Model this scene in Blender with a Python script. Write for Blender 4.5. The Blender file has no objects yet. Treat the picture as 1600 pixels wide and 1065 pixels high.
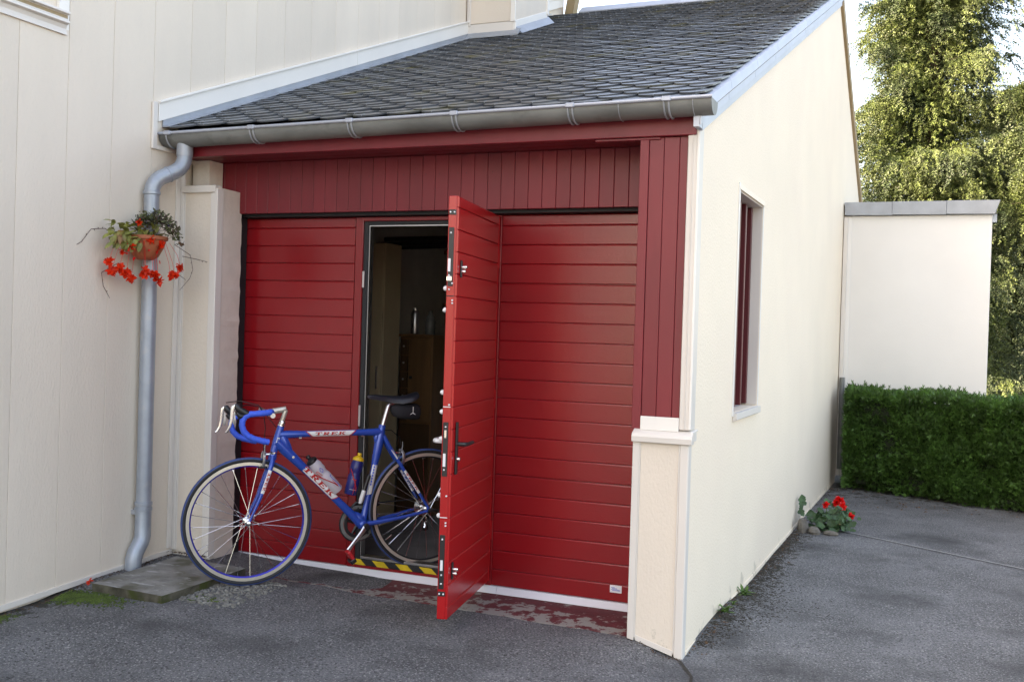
import bpy, math, random
import numpy as np
from mathutils import Vector, Matrix
random.seed(7); np.random.seed(7)
PI = math.pi
sc = bpy.context.scene
COL = sc.collection

# ------------------------------------------------------------------ camera
cd = bpy.data.cameras.new('camera'); cam = bpy.data.objects.new('camera', cd); COL.objects.link(cam)
cd.sensor_width = 36.0; cd.lens = 36.8; cd.clip_start = .05; cd.clip_end = 600
RX = Vector((.92099797, .38836251, .03061542)); RD = Vector((.03241658, .00191488, -.99947261)); RF = Vector((-.38821631, .92150469, -.01082579))
cam.matrix_world = Matrix(((RX.x, -RD.x, -RF.x, 3.9055), (RX.y, -RD.y, -RF.y, -5.1423), (RX.z, -RD.z, -RF.z, 1.3743), (0, 0, 0, 1)))
sc.camera = cam
# ------------------------------------------------------------------ sky, sun, exposure
SUN = Vector((-.70, -.44, .62)).normalized()
w = bpy.data.worlds.new('World'); sc.world = w; w.use_nodes = True
nt = w.node_tree; sky = nt.nodes.new('ShaderNodeTexSky'); sky.sky_type = 'NISHITA'; sky.sun_disc = False
sky.sun_elevation = math.asin(SUN.z); sky.sun_rotation = math.atan2(SUN.x, SUN.y)
sky.air_density = 1.0; sky.dust_density = 4.0; sky.ozone_density = .6; sky.altitude = 200
nt.links.new(sky.outputs[0], nt.nodes['Background'].inputs[0]); nt.nodes['Background'].inputs[1].default_value = .15
sl = bpy.data.lights.new('sun', 'SUN'); sl.energy = 4.2; sl.angle = math.radians(.53); sl.color = (1, .93, .82)
so = bpy.data.objects.new('sun', sl); COL.objects.link(so); so.rotation_euler = SUN.to_track_quat('Z', 'Y').to_euler(); so.location = (-20, -14, 20)
sc.view_settings.view_transform = 'Standard'; sc.view_settings.look = 'None'; sc.view_settings.gamma = 1
sc.view_settings.use_curve_mapping = False; sc.view_settings.exposure = 2.55
sc.view_settings.use_white_balance = True; sc.view_settings.white_balance_temperature = 8400; sc.view_settings.white_balance_tint = 14

# ------------------------------------------------------------------ materials
MATS = {}
def mat(name, col, rough=.5, metal=0, var=.12, vs=4., st=(1, 1, 1), bump=0, bs=80., bst=(1, 1, 1), bd=.004, rnd=0, spec=.5, coat=0,
        col2=None, c2s=3., c2=(.5, .6), c2st=(1, 1, 1), col3=None, c3s=8., c3=(.6, .65), c3st=(1, 1, 1), detail=5, trans=0, speck=None):
    m = bpy.data.materials.new(name); m.use_nodes = True; t = m.node_tree; N = t.nodes; L = t.links
    b = N['Principled BSDF']; b.inputs['Roughness'].default_value = rough; b.inputs['Metallic'].default_value = metal
    b.inputs['Specular IOR Level'].default_value = spec
    if coat: b.inputs['Coat Weight'].default_value = coat; b.inputs['Coat Roughness'].default_value = .12
    geo = N.new('ShaderNodeNewGeometry')
    def noise(scale, stv, det=detail, rg=.55):
        mp = N.new('ShaderNodeMapping'); mp.inputs['Scale'].default_value = stv; L.new(geo.outputs['Position'], mp.inputs['Vector'])
        n = N.new('ShaderNodeTexNoise'); n.inputs['Scale'].default_value = scale; n.inputs['Detail'].default_value = det; n.inputs['Roughness'].default_value = rg
        L.new(mp.outputs[0], n.inputs['Vector']); return n.outputs['Fac']
    def mix(fac, a, bcol):
        x = N.new('ShaderNodeMix'); x.data_type = 'RGBA'
        if hasattr(fac, 'links'): L.new(fac, x.inputs['Factor'])
        else: x.inputs['Factor'].default_value = fac
        for s, v in ((x.inputs['A'], a), (x.inputs['B'], bcol)):
            if hasattr(v, 'links'): L.new(v, s)
            else: s.default_value = (*v, 1)
        return x.outputs['Result']
    def ramp(f, lo, hi):
        r = N.new('ShaderNodeMapRange'); r.inputs['From Min'].default_value = lo; r.inputs['From Max'].default_value = hi; L.new(f, r.inputs['Value']); return r.outputs[0]
    c = mix(ramp(noise(vs, st), .3, .7), tuple(max(0, x * (1 - var)) for x in col), tuple(x * (1 + var) for x in col))
    if speck:
        c = mix(ramp(noise(speck[0], (1, 1, 1), 2), speck[2], speck[3]), c, speck[1])
    if col2: c = mix(ramp(noise(c2s, c2st), *c2), c, col2)
    if col3: c = mix(ramp(noise(c3s, c3st), *c3), c, col3)
    if rnd:
        oi = N.new('ShaderNodeObjectInfo'); ad = N.new('ShaderNodeMath'); ad.operation = 'ADD'
        L.new(oi.outputs['Random'], ad.inputs[0]); L.new(geo.outputs['Random Per Island'], ad.inputs[1])
        fr = N.new('ShaderNodeMath'); fr.operation = 'FRACT'; L.new(ad.outputs[0], fr.inputs[0])
        mr = N.new('ShaderNodeMapRange'); mr.inputs['To Min'].default_value = 1 - rnd; mr.inputs['To Max'].default_value = 1 + rnd; L.new(fr.outputs[0], mr.inputs['Value'])
        hs = N.new('ShaderNodeHueSaturation'); L.new(mr.outputs[0], hs.inputs['Value']); L.new(c, hs.inputs['Color']); c = hs.outputs[0]
    L.new(c, b.inputs['Base Color'])
    if bump:
        bp = N.new('ShaderNodeBump'); bp.inputs['Strength'].default_value = bump; bp.inputs['Distance'].default_value = bd
        L.new(noise(bs, bst, 3), bp.inputs['Height']); L.new(bp.outputs[0], b.inputs['Normal']); L.new(bp.outputs[0], b.inputs['Coat Normal'])
    if trans:
        tr = N.new('ShaderNodeBsdfTranslucent'); L.new(c, tr.inputs[0]); ms = N.new('ShaderNodeMixShader'); ms.inputs[0].default_value = trans
        L.new(b.outputs[0], ms.inputs[1]); L.new(tr.outputs[0], ms.inputs[2]); L.new(ms.outputs[0], N['Material Output'].inputs[0])
    MATS[name] = m; return m
M = MATS
mat('cladding', (.72, .635, .535), .6, var=.04, vs=2.2, st=(1, 1, .25), bump=.45, bs=90, bst=(1, 1, .5), bd=.006, rnd=.035, col2=(.63, .56, .48), c2s=1.6, c2=(.52, .9), c2st=(1, 1.5, .3))
mat('stucco', (.88, .76, .605), .6, var=.03, vs=1.5, bump=.6, bs=95, bst=(1, 1, .8), bd=.006, col2=(.84, .705, .57), c2s=.8, c2=(.5, .9))  # lighter, warmer than cladding: brighter light on this wall put into its colour
mat('sheet', (.70, .655, .60), .4, var=.03, vs=3, spec=.5)
mat('sheet_white', (.80, .77, .72), .35, var=.03, vs=3)
mat('plaster', (.76, .69, .60), .95, spec=.1, var=.06, vs=9, bump=.5, bs=35, bd=.006, col2=(.58, .52, .45), c2s=4, c2=(.64, .85))
mat('annex_render', (.78, .75, .70), .75, var=.04, vs=1.2, bump=.25, bs=60, bd=.003)
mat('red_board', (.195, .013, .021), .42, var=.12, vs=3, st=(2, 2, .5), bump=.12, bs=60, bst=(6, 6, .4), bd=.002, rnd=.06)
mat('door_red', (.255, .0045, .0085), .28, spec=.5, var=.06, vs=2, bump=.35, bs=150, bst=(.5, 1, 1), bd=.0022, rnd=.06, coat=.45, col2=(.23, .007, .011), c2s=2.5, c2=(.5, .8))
mat('leaf_red_lit', (.43, .008, .011), .26, var=.05, vs=2, bump=.16, bs=110, bd=.002, rnd=.03)  # door paint brightened: light on the open leaf put into its colour
mat('shutter_red', (.10, .012, .016), .4, var=.1)
mat('seal_black', (.012, .013, .016), .6, var=.2)
mat('black_plastic', (.012, .012, .013), .35, var=.15)
mat('hardware_black', (.014, .014, .016), .4, var=.2)
mat('alu', (.62, .62, .63), .32, metal=1, var=.05)
mat('chrome', (.75, .75, .76), .2, metal=1, var=.05)
mat('white_paint', (.78, .78, .79), .4, var=.03)
mat('strip_white', (.66, .66, .70), .45, var=.04, col2=(.45, .43, .42), c2s=7, c2=(.6, .85))
mat('tape_yellow', (.62, .43, .02), .5, var=.12, vs=20)
mat('zinc', (.36, .385, .42), .42, metal=.35, var=.12, vs=6, bump=.06, bs=12, bd=.004)
mat('zinc_light', (.41, .44, .50), .4, metal=.25, var=.08, vs=4)
mat('zinc_gutter', (.19, .195, .185), .5, metal=.3, var=.25, vs=7, st=(.5, 1, 1), col2=(.10, .10, .09), c2s=5, c2=(.55, .75))
mat('pipe_zinc', (.33, .37, .42), .4, metal=.35, var=.12, vs=9, col2=(.42, .43, .44), c2s=14, c2=(.55, .8))
mat('slate', (.070, .077, .087), .31, var=.2, vs=9, rnd=.32, bump=.15, bs=45, bd=.003, col2=(.095, .088, .042), c2s=3.6, c2=(.56, .72), col3=(.17, .175, .165), c3s=30, c3=(.68, .74))
mat('asphalt', (.128, .129, .133), .88, var=.34, vs=2.2, bump=1.0, bs=80, bd=.022, speck=(105, (.34, .335, .325), .55, .66), col2=(.055, .055, .056), c2s=1.9, c2=(.53, .74), col3=(.045, .045, .045), c3s=85, c3=(.55, .63))
mat('apron', (.115, .020, .024), .8, var=.2, vs=14, bump=.5, bs=60, bd=.006)
mat('concrete', (.24, .235, .215), .95, spec=.15, var=.3, vs=14, bump=.7, bs=80, bd=.006, col2=(.12, .115, .085), c2s=7, c2=(.48, .64), col3=(.38, .38, .37), c3s=6, c3=(.58, .68), c3st=(1, 3, 1))
mat('seam', (.27, .265, .255), .9, var=.25, vs=40)
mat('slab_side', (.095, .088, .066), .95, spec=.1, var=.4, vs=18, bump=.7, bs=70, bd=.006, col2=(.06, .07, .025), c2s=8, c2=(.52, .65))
mat('rubble', (.19, .185, .165), .95, var=.3, vs=30, bump=.8, bs=90, bd=.006, rnd=.2)
mat('dirt', (.035, .028, .020), .95, var=.4, vs=20, bump=.6, bs=90)
mat('moss', (.055, .085, .012), .95, var=.5, vs=25, bump=.9, bs=160, bd=.006, rnd=.25)
mat('interior_wall', (.62, .60, .55), .9)
mat('interior_floor', (.22, .21, .20), .8, var=.2)
mat('tan_panel', (.46, .37, .22), .6, var=.08)
mat('wood', (.17, .085, .032), .5, var=.25, vs=5, st=(3, 3, .3))
mat('wood_dark', (.08, .04, .016), .5, var=.2, vs=5, st=(3, 3, .3))
mat('canister', (.75, .75, .68), .5)
mat('appliance', (.55, .57, .62), .4)
mat('blue_cloth', (.03, .07, .25), .9)
mat('bike_blue', (.015, .075, .42), .22, metal=.15, var=.05, coat=.6)
mat('tape_blue', (.025, .10, .62), .6, var=.12, vs=60, bump=.3, bs=160)
mat('tyre_black', (.013, .014, .017), .6)
mat('tyre_blue', (.028, .060, .19), .55, var=.15)
mat('rim_silver', (.62, .58, .50), .3, metal=.55)
mat('rim_blue', (.018, .020, .30), .3, metal=.3)
mat('decal_white', (.68, .68, .67), .3)
mat('decal_red', (.45, .02, .02), .3)
mat('saddle', (.012, .013, .02), .38)
mat('bag', (.008, .008, .012), .8, bump=.3, bs=200)
mat('bottle_white', (.62, .58, .62), .35, trans=.25)
mat('bottle_blue', (.012, .018, .13), .3)
mat('bottle_yellow', (.70, .44, .02), .4)
mat('pedal_red', (.45, .015, .02), .4)
mat('terracotta', (.36, .105, .045), .7, var=.15, vs=18)
mat('begonia_leaf', (.21, .215, .05), .5, var=.4, vs=22, rnd=.3, trans=.25, col2=(.30, .11, .05), c2s=12, c2=(.58, .7))
mat('lobelia_leaf', (.085, .10, .035), .6, var=.4, vs=25, rnd=.35, trans=.15, col2=(.06, .03, .03), c2s=15, c2=(.5, .62))
mat('petal_red', (.82, .045, .012), .45, var=.15, vs=30, rnd=.15, trans=.3)
mat('petal_crimson', (.78, .012, .012), .45, var=.15, vs=30, rnd=.15, trans=.3)
mat('petal_blue', (.06, .05, .45), .5)
mat('stem', (.09, .045, .035), .7)
mat('geranium_leaf', (.045, .10, .035), .55, var=.35, vs=18, rnd=.3, trans=.15)
mat('weed', (.10, .19, .035), .6, var=.3, vs=20, rnd=.3, trans=.2)
mat('dry_leaf', (.10, .055, .028), .9, var=.4, vs=20, rnd=.5)
mat('rock', (.14, .125, .105), .9, var=.3, vs=20, bump=.7, bs=30, bd=.01)
mat('hedge_leaf', (.058, .130, .023), .6, var=.45, vs=6, rnd=.45, trans=.25)
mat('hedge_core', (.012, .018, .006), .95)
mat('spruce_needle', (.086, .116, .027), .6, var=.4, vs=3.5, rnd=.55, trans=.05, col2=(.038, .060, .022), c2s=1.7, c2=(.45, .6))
mat('spruce_shade_tint', (.026, .043, .016), .65, var=.4, vs=3, rnd=.4, trans=.12)  # shade on the rear spruces put into the needle colour
mat('bark', (.11, .070, .042), .9, var=.35, vs=14, st=(1, 1, .3), bump=.8, bs=40, bst=(1, 1, .3), bd=.02)
mat('twig', (.045, .032, .020), .9)
mat('sticker_white', (.72, .72, .75), .4)
mat('sticker_blue', (.10, .13, .5), .5)
mat('glass_dark', (.16, .17, .20), .12, var=.05)
mat('house_roof', (.06, .06, .065), .7)
mat('brown_trim', (.33, .24, .13), .6)

def stain(name, colr, axes, nscale, thr, fade):
    # a stain with its own ragged outline: noise against the distance from an edge line (x or y)
    m = M[name]; t = m.node_tree; N = t.nodes; L = t.links; b = N['Principled BSDF']; src = b.inputs['Base Color'].links[0].from_socket
    geo = N.new('ShaderNodeNewGeometry'); sp = N.new('ShaderNodeSeparateXYZ'); L.new(geo.outputs['Position'], sp.inputs[0]); f = None
    for ax, lo, hi in axes:
        r = N.new('ShaderNodeMapRange'); r.inputs['From Min'].default_value = lo; r.inputs['From Max'].default_value = hi; L.new(sp.outputs[ax], r.inputs['Value'])
        if f is None: f = r.outputs[0]
        else: mu = N.new('ShaderNodeMath'); mu.operation = 'MULTIPLY'; L.new(f, mu.inputs[0]); L.new(r.outputs[0], mu.inputs[1]); f = mu.outputs[0]
    n = N.new('ShaderNodeTexNoise'); n.inputs['Scale'].default_value = nscale; n.inputs['Detail'].default_value = 6; n.inputs['Roughness'].default_value = .65; L.new(geo.outputs['Position'], n.inputs['Vector'])
    ad = N.new('ShaderNodeMath'); ad.operation = 'MULTIPLY_ADD'; L.new(f, ad.inputs[0]); ad.inputs[1].default_value = fade; L.new(n.outputs['Fac'], ad.inputs[2])
    r = N.new('ShaderNodeMapRange'); r.inputs['From Min'].default_value = thr; r.inputs['From Max'].default_value = thr + .06; L.new(ad.outputs[0], r.inputs['Value'])
    x = N.new('ShaderNodeMix'); x.data_type = 'RGBA'; L.new(r.outputs[0], x.inputs['Factor']); L.new(src, x.inputs['A']); x.inputs['B'].default_value = (*colr, 1); L.new(x.outputs['Result'], b.inputs['Base Color'])
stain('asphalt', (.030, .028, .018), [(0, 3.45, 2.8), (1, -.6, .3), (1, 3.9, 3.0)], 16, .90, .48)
stain('asphalt', (.040, .038, .030), [(1, 4.2, 5.6), (0, 2.6, 2.8)], 12, .86, .40)
stain('asphalt', (.035, .034, .026), [(0, .25, -.2), (1, -.9, -1.1)], 9, .84, .42)
stain('apron', (.26, .245, .22), [(1, -.06, -.30)], 15, .585, .13)
stain('stucco', (.66, .57, .45), [(2, .30, -.13)], 6, .92, .42)
stain('cladding', (.55, .49, .40), [(2, .22, -.05)], 8, .96, .42)
# ------------------------------------------------------------------ mesh helpers
class MB:
    def __init__(s): s.v = []; s.f = []
    def add(s, vs, fs):
        o = len(s.v); s.v += [tuple(p) for p in vs]; s.f += [tuple(i + o for i in f) for f in fs]; return s
    def box(s, a, b):
        (x0, y0, z0), (x1, y1, z1) = a, b
        return s.add([(x0, y0, z0), (x1, y0, z0), (x1, y1, z0), (x0, y1, z0), (x0, y0, z1), (x1, y0, z1), (x1, y1, z1), (x0, y1, z1)],
                     [(0, 3, 2, 1), (4, 5, 6, 7), (0, 1, 5, 4), (1, 2, 6, 5), (2, 3, 7, 6), (3, 0, 4, 7)])
    def obox(s, c, ax, ay, az, hx, hy, hz):
        c = Vector(c); ax, ay, az = Vector(ax), Vector(ay), Vector(az)
        P = [c + ax * hx * i + ay * hy * j + az * hz * k for k in (-1, 1) for (i, j) in ((-1, -1), (1, -1), (1, 1), (-1, 1))]
        return s.add(P, [(0, 3, 2, 1), (4, 5, 6, 7), (0, 1, 5, 4), (1, 2, 6, 5), (2, 3, 7, 6), (3, 0, 4, 7)])
    def prism(s, poly, d):            # poly: 3d points, d: extrusion vector
        n = len(poly); d = Vector(d); P = [Vector(p) for p in poly]; Q = [p + d for p in P]
        return s.add(P + Q, [tuple(range(n - 1, -1, -1)), tuple(range(n, 2 * n))] + [(i, (i + 1) % n, n + (i + 1) % n, n + i) for i in range(n)])
    def sweep(s, prof, a, b, cap=True):   # closed profile of (y,z) from x=a to x=b (prof offsets at both ends may differ)
        n = len(prof)
        vs = [(a, y, z) for y, z in prof] + [(b, y, z) for y, z in prof]
        fs = [(i, n + i, n + (i + 1) % n, (i + 1) % n) for i in range(n)]
        if cap: fs += [tuple(range(n)), tuple(range(2 * n - 1, n - 1, -1))]
        return s.add(vs, fs)
    def tube(s, pts, r, n=8, sx=1., cap=True, up=None):
        P = [Vector(p) for p in pts]; m = len(P); R = r if hasattr(r, '__len__') else [r] * m
        T = []
        for i in range(m):
            t = P[min(i + 1, m - 1)] - P[max(i - 1, 0)]; T.append(t.normalized() if t.length > 1e-9 else Vector((0, 0, 1)))
        u = Vector(up) if up else (Vector((0, 0, 1)) if abs(T[0].z) < .9 else Vector((1, 0, 0)))
        vs = []
        for i in range(m):
            u = (u - T[i] * u.dot(T[i])).normalized(); k = T[i].cross(u)
            for j in range(n):
                a = 2 * PI * j / n; vs.append(P[i] + (u * math.cos(a) + k * math.sin(a) * sx) * R[i])
        fs = [(i * n + j, i * n + (j + 1) % n, (i + 1) * n + (j + 1) % n, (i + 1) * n + j) for i in range(m - 1) for j in range(n)]
        if cap: fs += [tuple(range(n - 1, -1, -1)), tuple((m - 1) * n + j for j in range(n))]
        return s.add(vs, fs)
    def lathe(s, c, prof, n=20, ax=(0, 0, 1), u=None):    # prof: (radius, height along ax)
        c = Vector(c); ax = Vector(ax).normalized(); u = Vector(u) if u else (Vector((1, 0, 0)) if abs(ax.x) < .9 else Vector((0, 1, 0)))
        u = (u - ax * u.dot(ax)).normalized(); k = ax.cross(u); m = len(prof)
        vs = [c + ax * h + (u * math.cos(2 * PI * j / n) + k * math.sin(2 * PI * j / n)) * r for r, h in prof for j in range(n)]
        fs = [(i * n + j, i * n + (j + 1) % n, (i + 1) * n + (j + 1) % n, (i + 1) * n + j) for i in range(m - 1) for j in range(n)]
        fs += [tuple(range(n - 1, -1, -1)), tuple((m - 1) * n + j for j in range(n))]
        return s.add(vs, fs)
    def ring(s, c, ax, prof, n=64):                        # closed profile of (radius, axial) revolved: torus-like
        c = Vector(c); ax = Vector(ax).normalized(); u = (Vector((0, 0, 1)) - ax * ax.z).normalized() if abs(ax.z) < .95 else (Vector((1, 0, 0)) - ax * ax.x).normalized(); k = ax.cross(u); m = len(prof)
        vs = [c + ax * h + (u * math.cos(2 * PI * j / n) + k * math.sin(2 * PI * j / n)) * r for j in range(n) for r, h in prof]
        fs = [(j * m + i, j * m + (i + 1) % m, ((j + 1) % n) * m + (i + 1) % m, ((j + 1) % n) * m + i) for j in range(n) for i in range(m)]
        return s.add(vs, fs)
    def ball(s, c, r, n=10, sc3=(1, 1, 1)):
        m = n // 2; prof = [(max(.0005, math.sin(PI * i / m)), -math.cos(PI * i / m)) for i in range(m + 1)]
        o = len(s.v); s.lathe((0, 0, 0), prof, n)
        for i in range(o, len(s.v)): p = s.v[i]; s.v[i] = (c[0] + p[0] * r * sc3[0], c[1] + p[1] * r * sc3[1], c[2] + p[2] * r * sc3[2])
        return s
    def leaf(s, p, d, up, L, W, fold=.25, curl=.2, pts=4):
        p = Vector(p); d = Vector(d).normalized(); up = Vector(up); sd = d.cross(up)
        sd = sd.normalized() if sd.length > 1e-4 else d.orthogonal().normalized(); nn = sd.cross(d)
        vs = []; 
        for i in range(pts + 1):
            t = i / pts; wd = W * .5 * math.sin(PI * min(1, t * .93 + .07)) ** .8 * (1 if t < 1 else 0)
            q = p + d * L * t - nn * curl * L * t * t
            vs += [q - sd * wd + nn * fold * wd, q, q + sd * wd + nn * fold * wd]
        fs = []
        for i in range(pts):
            a = i * 3; fs += [(a, a + 1, a + 4, a + 3), (a + 1, a + 2, a + 5, a + 4)]
        return s.add(vs, fs)

BASE = {}
def link(o, parent=None):
    COL.objects.link(o)
    if parent is not None: o.parent = parent
    return o
def build(mb, name, m, parent=None, bevel=0, smooth=False, kind=None, label=None, loc=None, seg=1):
    me = bpy.data.meshes.new(name)
    b = BASE[parent.name] if parent is not None else (Vector(loc) if loc is not None else Vector((0, 0, 0)))
    me.from_pydata([tuple(Vector(p) - b) for p in mb.v], [], mb.f); me.validate(); me.update()
    o = bpy.data.objects.new(name, me); link(o, parent)
    if parent is None: o.location = b
    BASE[o.name] = b
    me.materials.append(M[m] if isinstance(m, str) else m)
    if bevel:
        md = o.modifiers.new('bevel', 'BEVEL'); md.width = bevel; md.segments = seg; md.limit_method = 'ANGLE'; md.angle_limit = .6
    if smooth:
        for p in me.polygons: p.use_smooth = True
        if hasattr(me, 'set_sharp_from_angle'): me.set_sharp_from_angle(angle=.7)
    if kind: o['kind'] = kind
    if label: o['label'] = label
    return o
def npmesh(name, V, F, m, parent=None, kind=None, loc=None, mats=None, smooth=False):
    b = BASE[parent.name] if parent is not None else (Vector(loc) if loc is not None else Vector((0, 0, 0)))
    V = np.asarray(V, dtype=np.float32) - np.array(b, dtype=np.float32); F = np.asarray(F, dtype=np.int32); k = F.shape[1]
    me = bpy.data.meshes.new(name); me.vertices.add(len(V)); me.vertices.foreach_set('co', V.ravel())
    me.loops.add(F.size); me.loops.foreach_set('vertex_index', F.ravel()); me.polygons.add(len(F))
    me.polygons.foreach_set('loop_start', np.arange(0, F.size, k, dtype=np.int32)); me.polygons.foreach_set('loop_total', np.full(len(F), k, dtype=np.int32))
    me.update(calc_edges=True); me.validate()
    if smooth: me.polygons.foreach_set('use_smooth', np.ones(len(F), dtype=bool))
    o = bpy.data.objects.new(name, me); link(o, parent)
    if parent is None: o.location = b
    BASE[o.name] = b; me.materials.append(M[m])
    if kind: o['kind'] = kind
    return o
def thing(name, label, cat, loc, group=None):
    o = bpy.data.objects.new(name, None); o.empty_display_size = .1; COL.objects.link(o); o.location = loc; BASE[o.name] = Vector(loc)
    o['label'] = label; o['category'] = cat
    if group: o['group'] = group
    return o
def tag(o, label, cat, group=None):
    o['label'] = label; o['category'] = cat
    if group: o['group'] = group
    return o
def inst(src, parent, off, rot=None, name=None):     # another piece sharing src's mesh
    o = src.copy(); COL.objects.link(o); o.parent = parent; o.location = off
    if rot is not None: o.rotation_euler = rot
    return o
bx = lambda a, b: MB().box(a, b)

# ------------------------------------------------------------------ key dimensions (metres; door plane y=0, door sill z=0)
XL, XR = -.22, 2.80          # wall of the house, outer face of the gable wall
YP, YR, YF = -.33, -.40, -.44
RO, RM = 2.631, .395         # slate plane z = RO + RM*y
YRIDGE = 5.35
zr = lambda y: RO + RM * y
CT = [(.556, -.655, -.004), (.62, -.55, -.006), (-.22, -1.5, -.05), (-.22, -.67, .008), (-.15, -.42, .022), (.40, -1.1, -.012), (.25, -1.2, -.02), (.65, -.37, -.03), (1.2, -.37, -.042), (1.8, -.37, -.05), (2.3, -.37, -.055),
      (2.54, -.41, -.058), (2.78, -.44, -.118), (2.95, -.6, -.118), (2.25, -1.1, -.09), (1.6, -1.0, -.062), (1.0, -1.0, -.035), (.43, -2.07, -.1), (4.2, 0, -.125), (2.9, 1.5, -.122), (2.9, 3, -.12), (2.9, 6, -.12), (4.5, 5, -.115),
      (1.3, 1.5, -.12), (1.3, 4, -.12), (0, 1, -.1), (10, 0, -.16), (3, -8, -.2), (-6, -8, -.15), (6, 12, -.1), (0, 14, -.1), (-9, 6, -.1), (14, 10, -.12), (8, -5, -.16)]
CTX = np.array(CT)
def g(x, y):
    d2 = (CTX[:, 0] - x) ** 2 + (CTX[:, 1] - y) ** 2 + .004; wt = d2 ** -1.6
    return float((wt * CTX[:, 2]).sum() / wt.sum())

# ------------------------------------------------------------------ ground
def axis(lo, hi, dense, step):
    a = [dense[0]]; 
    while a[-1] < dense[1]: a.append(a[-1] + step)
    s = step
    while a[-1] < hi: s *= 1.35; a.append(a[-1] + s)
    s = step; b = [dense[0]]
    while b[-1] > lo: s *= 1.35; b.append(b[-1] - s)
    return sorted(set(b + a))
gx = axis(-150, 150, (-.5, 5.0), .06); gy = axis(-150, 200, (-2.6, 6.5), .06)
V = [(x, y, g(x, y)) for y in gy for x in gx]; nx = len(gx)
F = [(j * nx + i, j * nx + i + 1, (j + 1) * nx + i + 1, (j + 1) * nx + i) for j in range(len(gy) - 1) for i in range(nx - 1)]
npmesh('ground', V, F, 'asphalt', kind='structure', smooth=True)
# asphalt crack running out from the pier's foot, filled with dirt
cr = [(2.80, -.43), (2.835, -.50), (2.86, -.55), (2.90, -.62), (2.915, -.70), (2.96, -.80), (2.97, -.93), (3.03, -1.1)]
mb = MB(); vs = []
for i, (x, y) in enumerate(cr):
    wd = .009 * (1 - .5 * i / len(cr)) * random.uniform(.6, 1.4); vs += [(x - wd, y - wd * .4, g(x, y) + .004), (x + wd, y + wd * .4, g(x, y) + .004)]
mb.add(vs, [(2 * i, 2 * i + 1, 2 * i + 3, 2 * i + 2) for i in range(len(cr) - 1)])
build(mb, 'asphalt_crack', 'dirt', kind='structure')

sm = [(2.96, 3.50), (3.28, 3.31), (3.60, 3.10), (4.0, 2.82), (4.6, 2.42), (5.6, 1.8), (7.5, .6)]
vs = []
for i, (x, y) in enumerate(sm): vs += [(x - .006, y - .010, g(x, y) + .005), (x + .006, y + .010, g(x, y) + .005)]
build(MB().add(vs, [(2 * i, 2 * i + 1, 2 * i + 3, 2 * i + 2) for i in range(len(sm) - 1)]), 'asphalt_seam', 'seam', kind='structure')

# ================================================================== GARAGE
G = thing('garage', 'cream garage with slate lean-to roof, red boards and a red sectional door', 'garage', (1.3, 0, -.12))
# apron in front of the door
n = 46; top = []; ed = []
for i in range(n + 1):
    x = .06 + (2.54 - .06) * i / n; top.append((x, .02, -.036)); ed.append((x, -.36 + .006 * math.sin(x * 5) + random.uniform(-.008, .008), g(x, -.37) + .002))
mb = MB(); mb.add(top + [(x, -.2, -.040) for x, _, _ in top] + ed + [(x, y - .006, z - .05) for x, y, z in ed],
   [(k * (n + 1) + i, k * (n + 1) + n + 1 + i, k * (n + 1) + n + 2 + i, k * (n + 1) + i + 1) for k in range(3) for i in range(n)])
build(mb, 'threshold', 'apron', G, label='concrete door threshold with worn flaking red paint')
# bottom seal strip
build(MB().sweep([(-.012, .0), (.03, .0), (.03, -.036), (-.030, -.036), (-.030, -.033)], .0, 1.70), 'bottom_seal', 'strip_white', G, bevel=.001)
build(MB().sweep([(-.012, .0), (.03, .0), (.03, -.036), (-.030, -.036), (-.030, -.033)], 1.702, 2.545), 'bottom_seal', 'strip_white', G, bevel=.001)
# ---- sectional door: backing slab parts and ribs
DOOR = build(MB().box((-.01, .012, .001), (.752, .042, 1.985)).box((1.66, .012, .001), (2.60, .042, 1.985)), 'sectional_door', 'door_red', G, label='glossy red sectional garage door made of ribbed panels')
RZ = [.002] + [.089 + .1022 * k for k in range(19)] + [1.985]
def rib(z0, z1, x0, x1, parent, m='door_red', wide=False):
    gp = .0022
    pr = [(.014, z0 + gp * .3), (.003, z0 + gp * .3), (0, z0 + .002), (0, z1 - .0075), (.0042, z1 - gp * .4), (.014, z1 - gp * .4)]
    return build(MB().sweep(pr, x0, x1), 'rib', m, parent, bevel=.0012)
for i in range(len(RZ) - 1):
    sg = .002 if i in (5, 10, 15) else 0
    rib(RZ[i], RZ[i + 1] - sg, -.01, .752, DOOR); rib(RZ[i], RZ[i + 1] - sg, 1.662, 2.60, DOOR)
# side and top seals
build(bx((-.035, -.080, -.03), (.008, -.003, 2.01)), 'side_seal', 'seal_black', G, bevel=.003)
build(bx((2.535, -.03, -.03), (2.60, -.003, 2.01)), 'side_seal', 'seal_black', G)
build(bx((.01, -.06, 1.988), (2.56, .03, 2.03)), 'top_seal', 'seal_black', G)
# maker's sticker: white plate with small blue print
ST = build(bx((2.326, -.0035, .047), (2.389, -.0005, .085)), 'sticker', 'sticker_white', DOOR, bevel=.001, label='white sticker with blue print')
mb = MB()
for r, (a, b_, z) in enumerate([(2.334, 2.352, .0735), (2.338, 2.366, .069), (2.334, 2.380, .0635), (2.340, 2.382, .0585)]):
    x = a
    while x < b_:
        l = random.uniform(.002, .006); mb.box((x, -.0042, z - .0014), (min(x + l, b_), -.0036, z + .0016)); x += l + .0012
build(mb, 'print', 'sticker_blue', DOOR)
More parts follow.
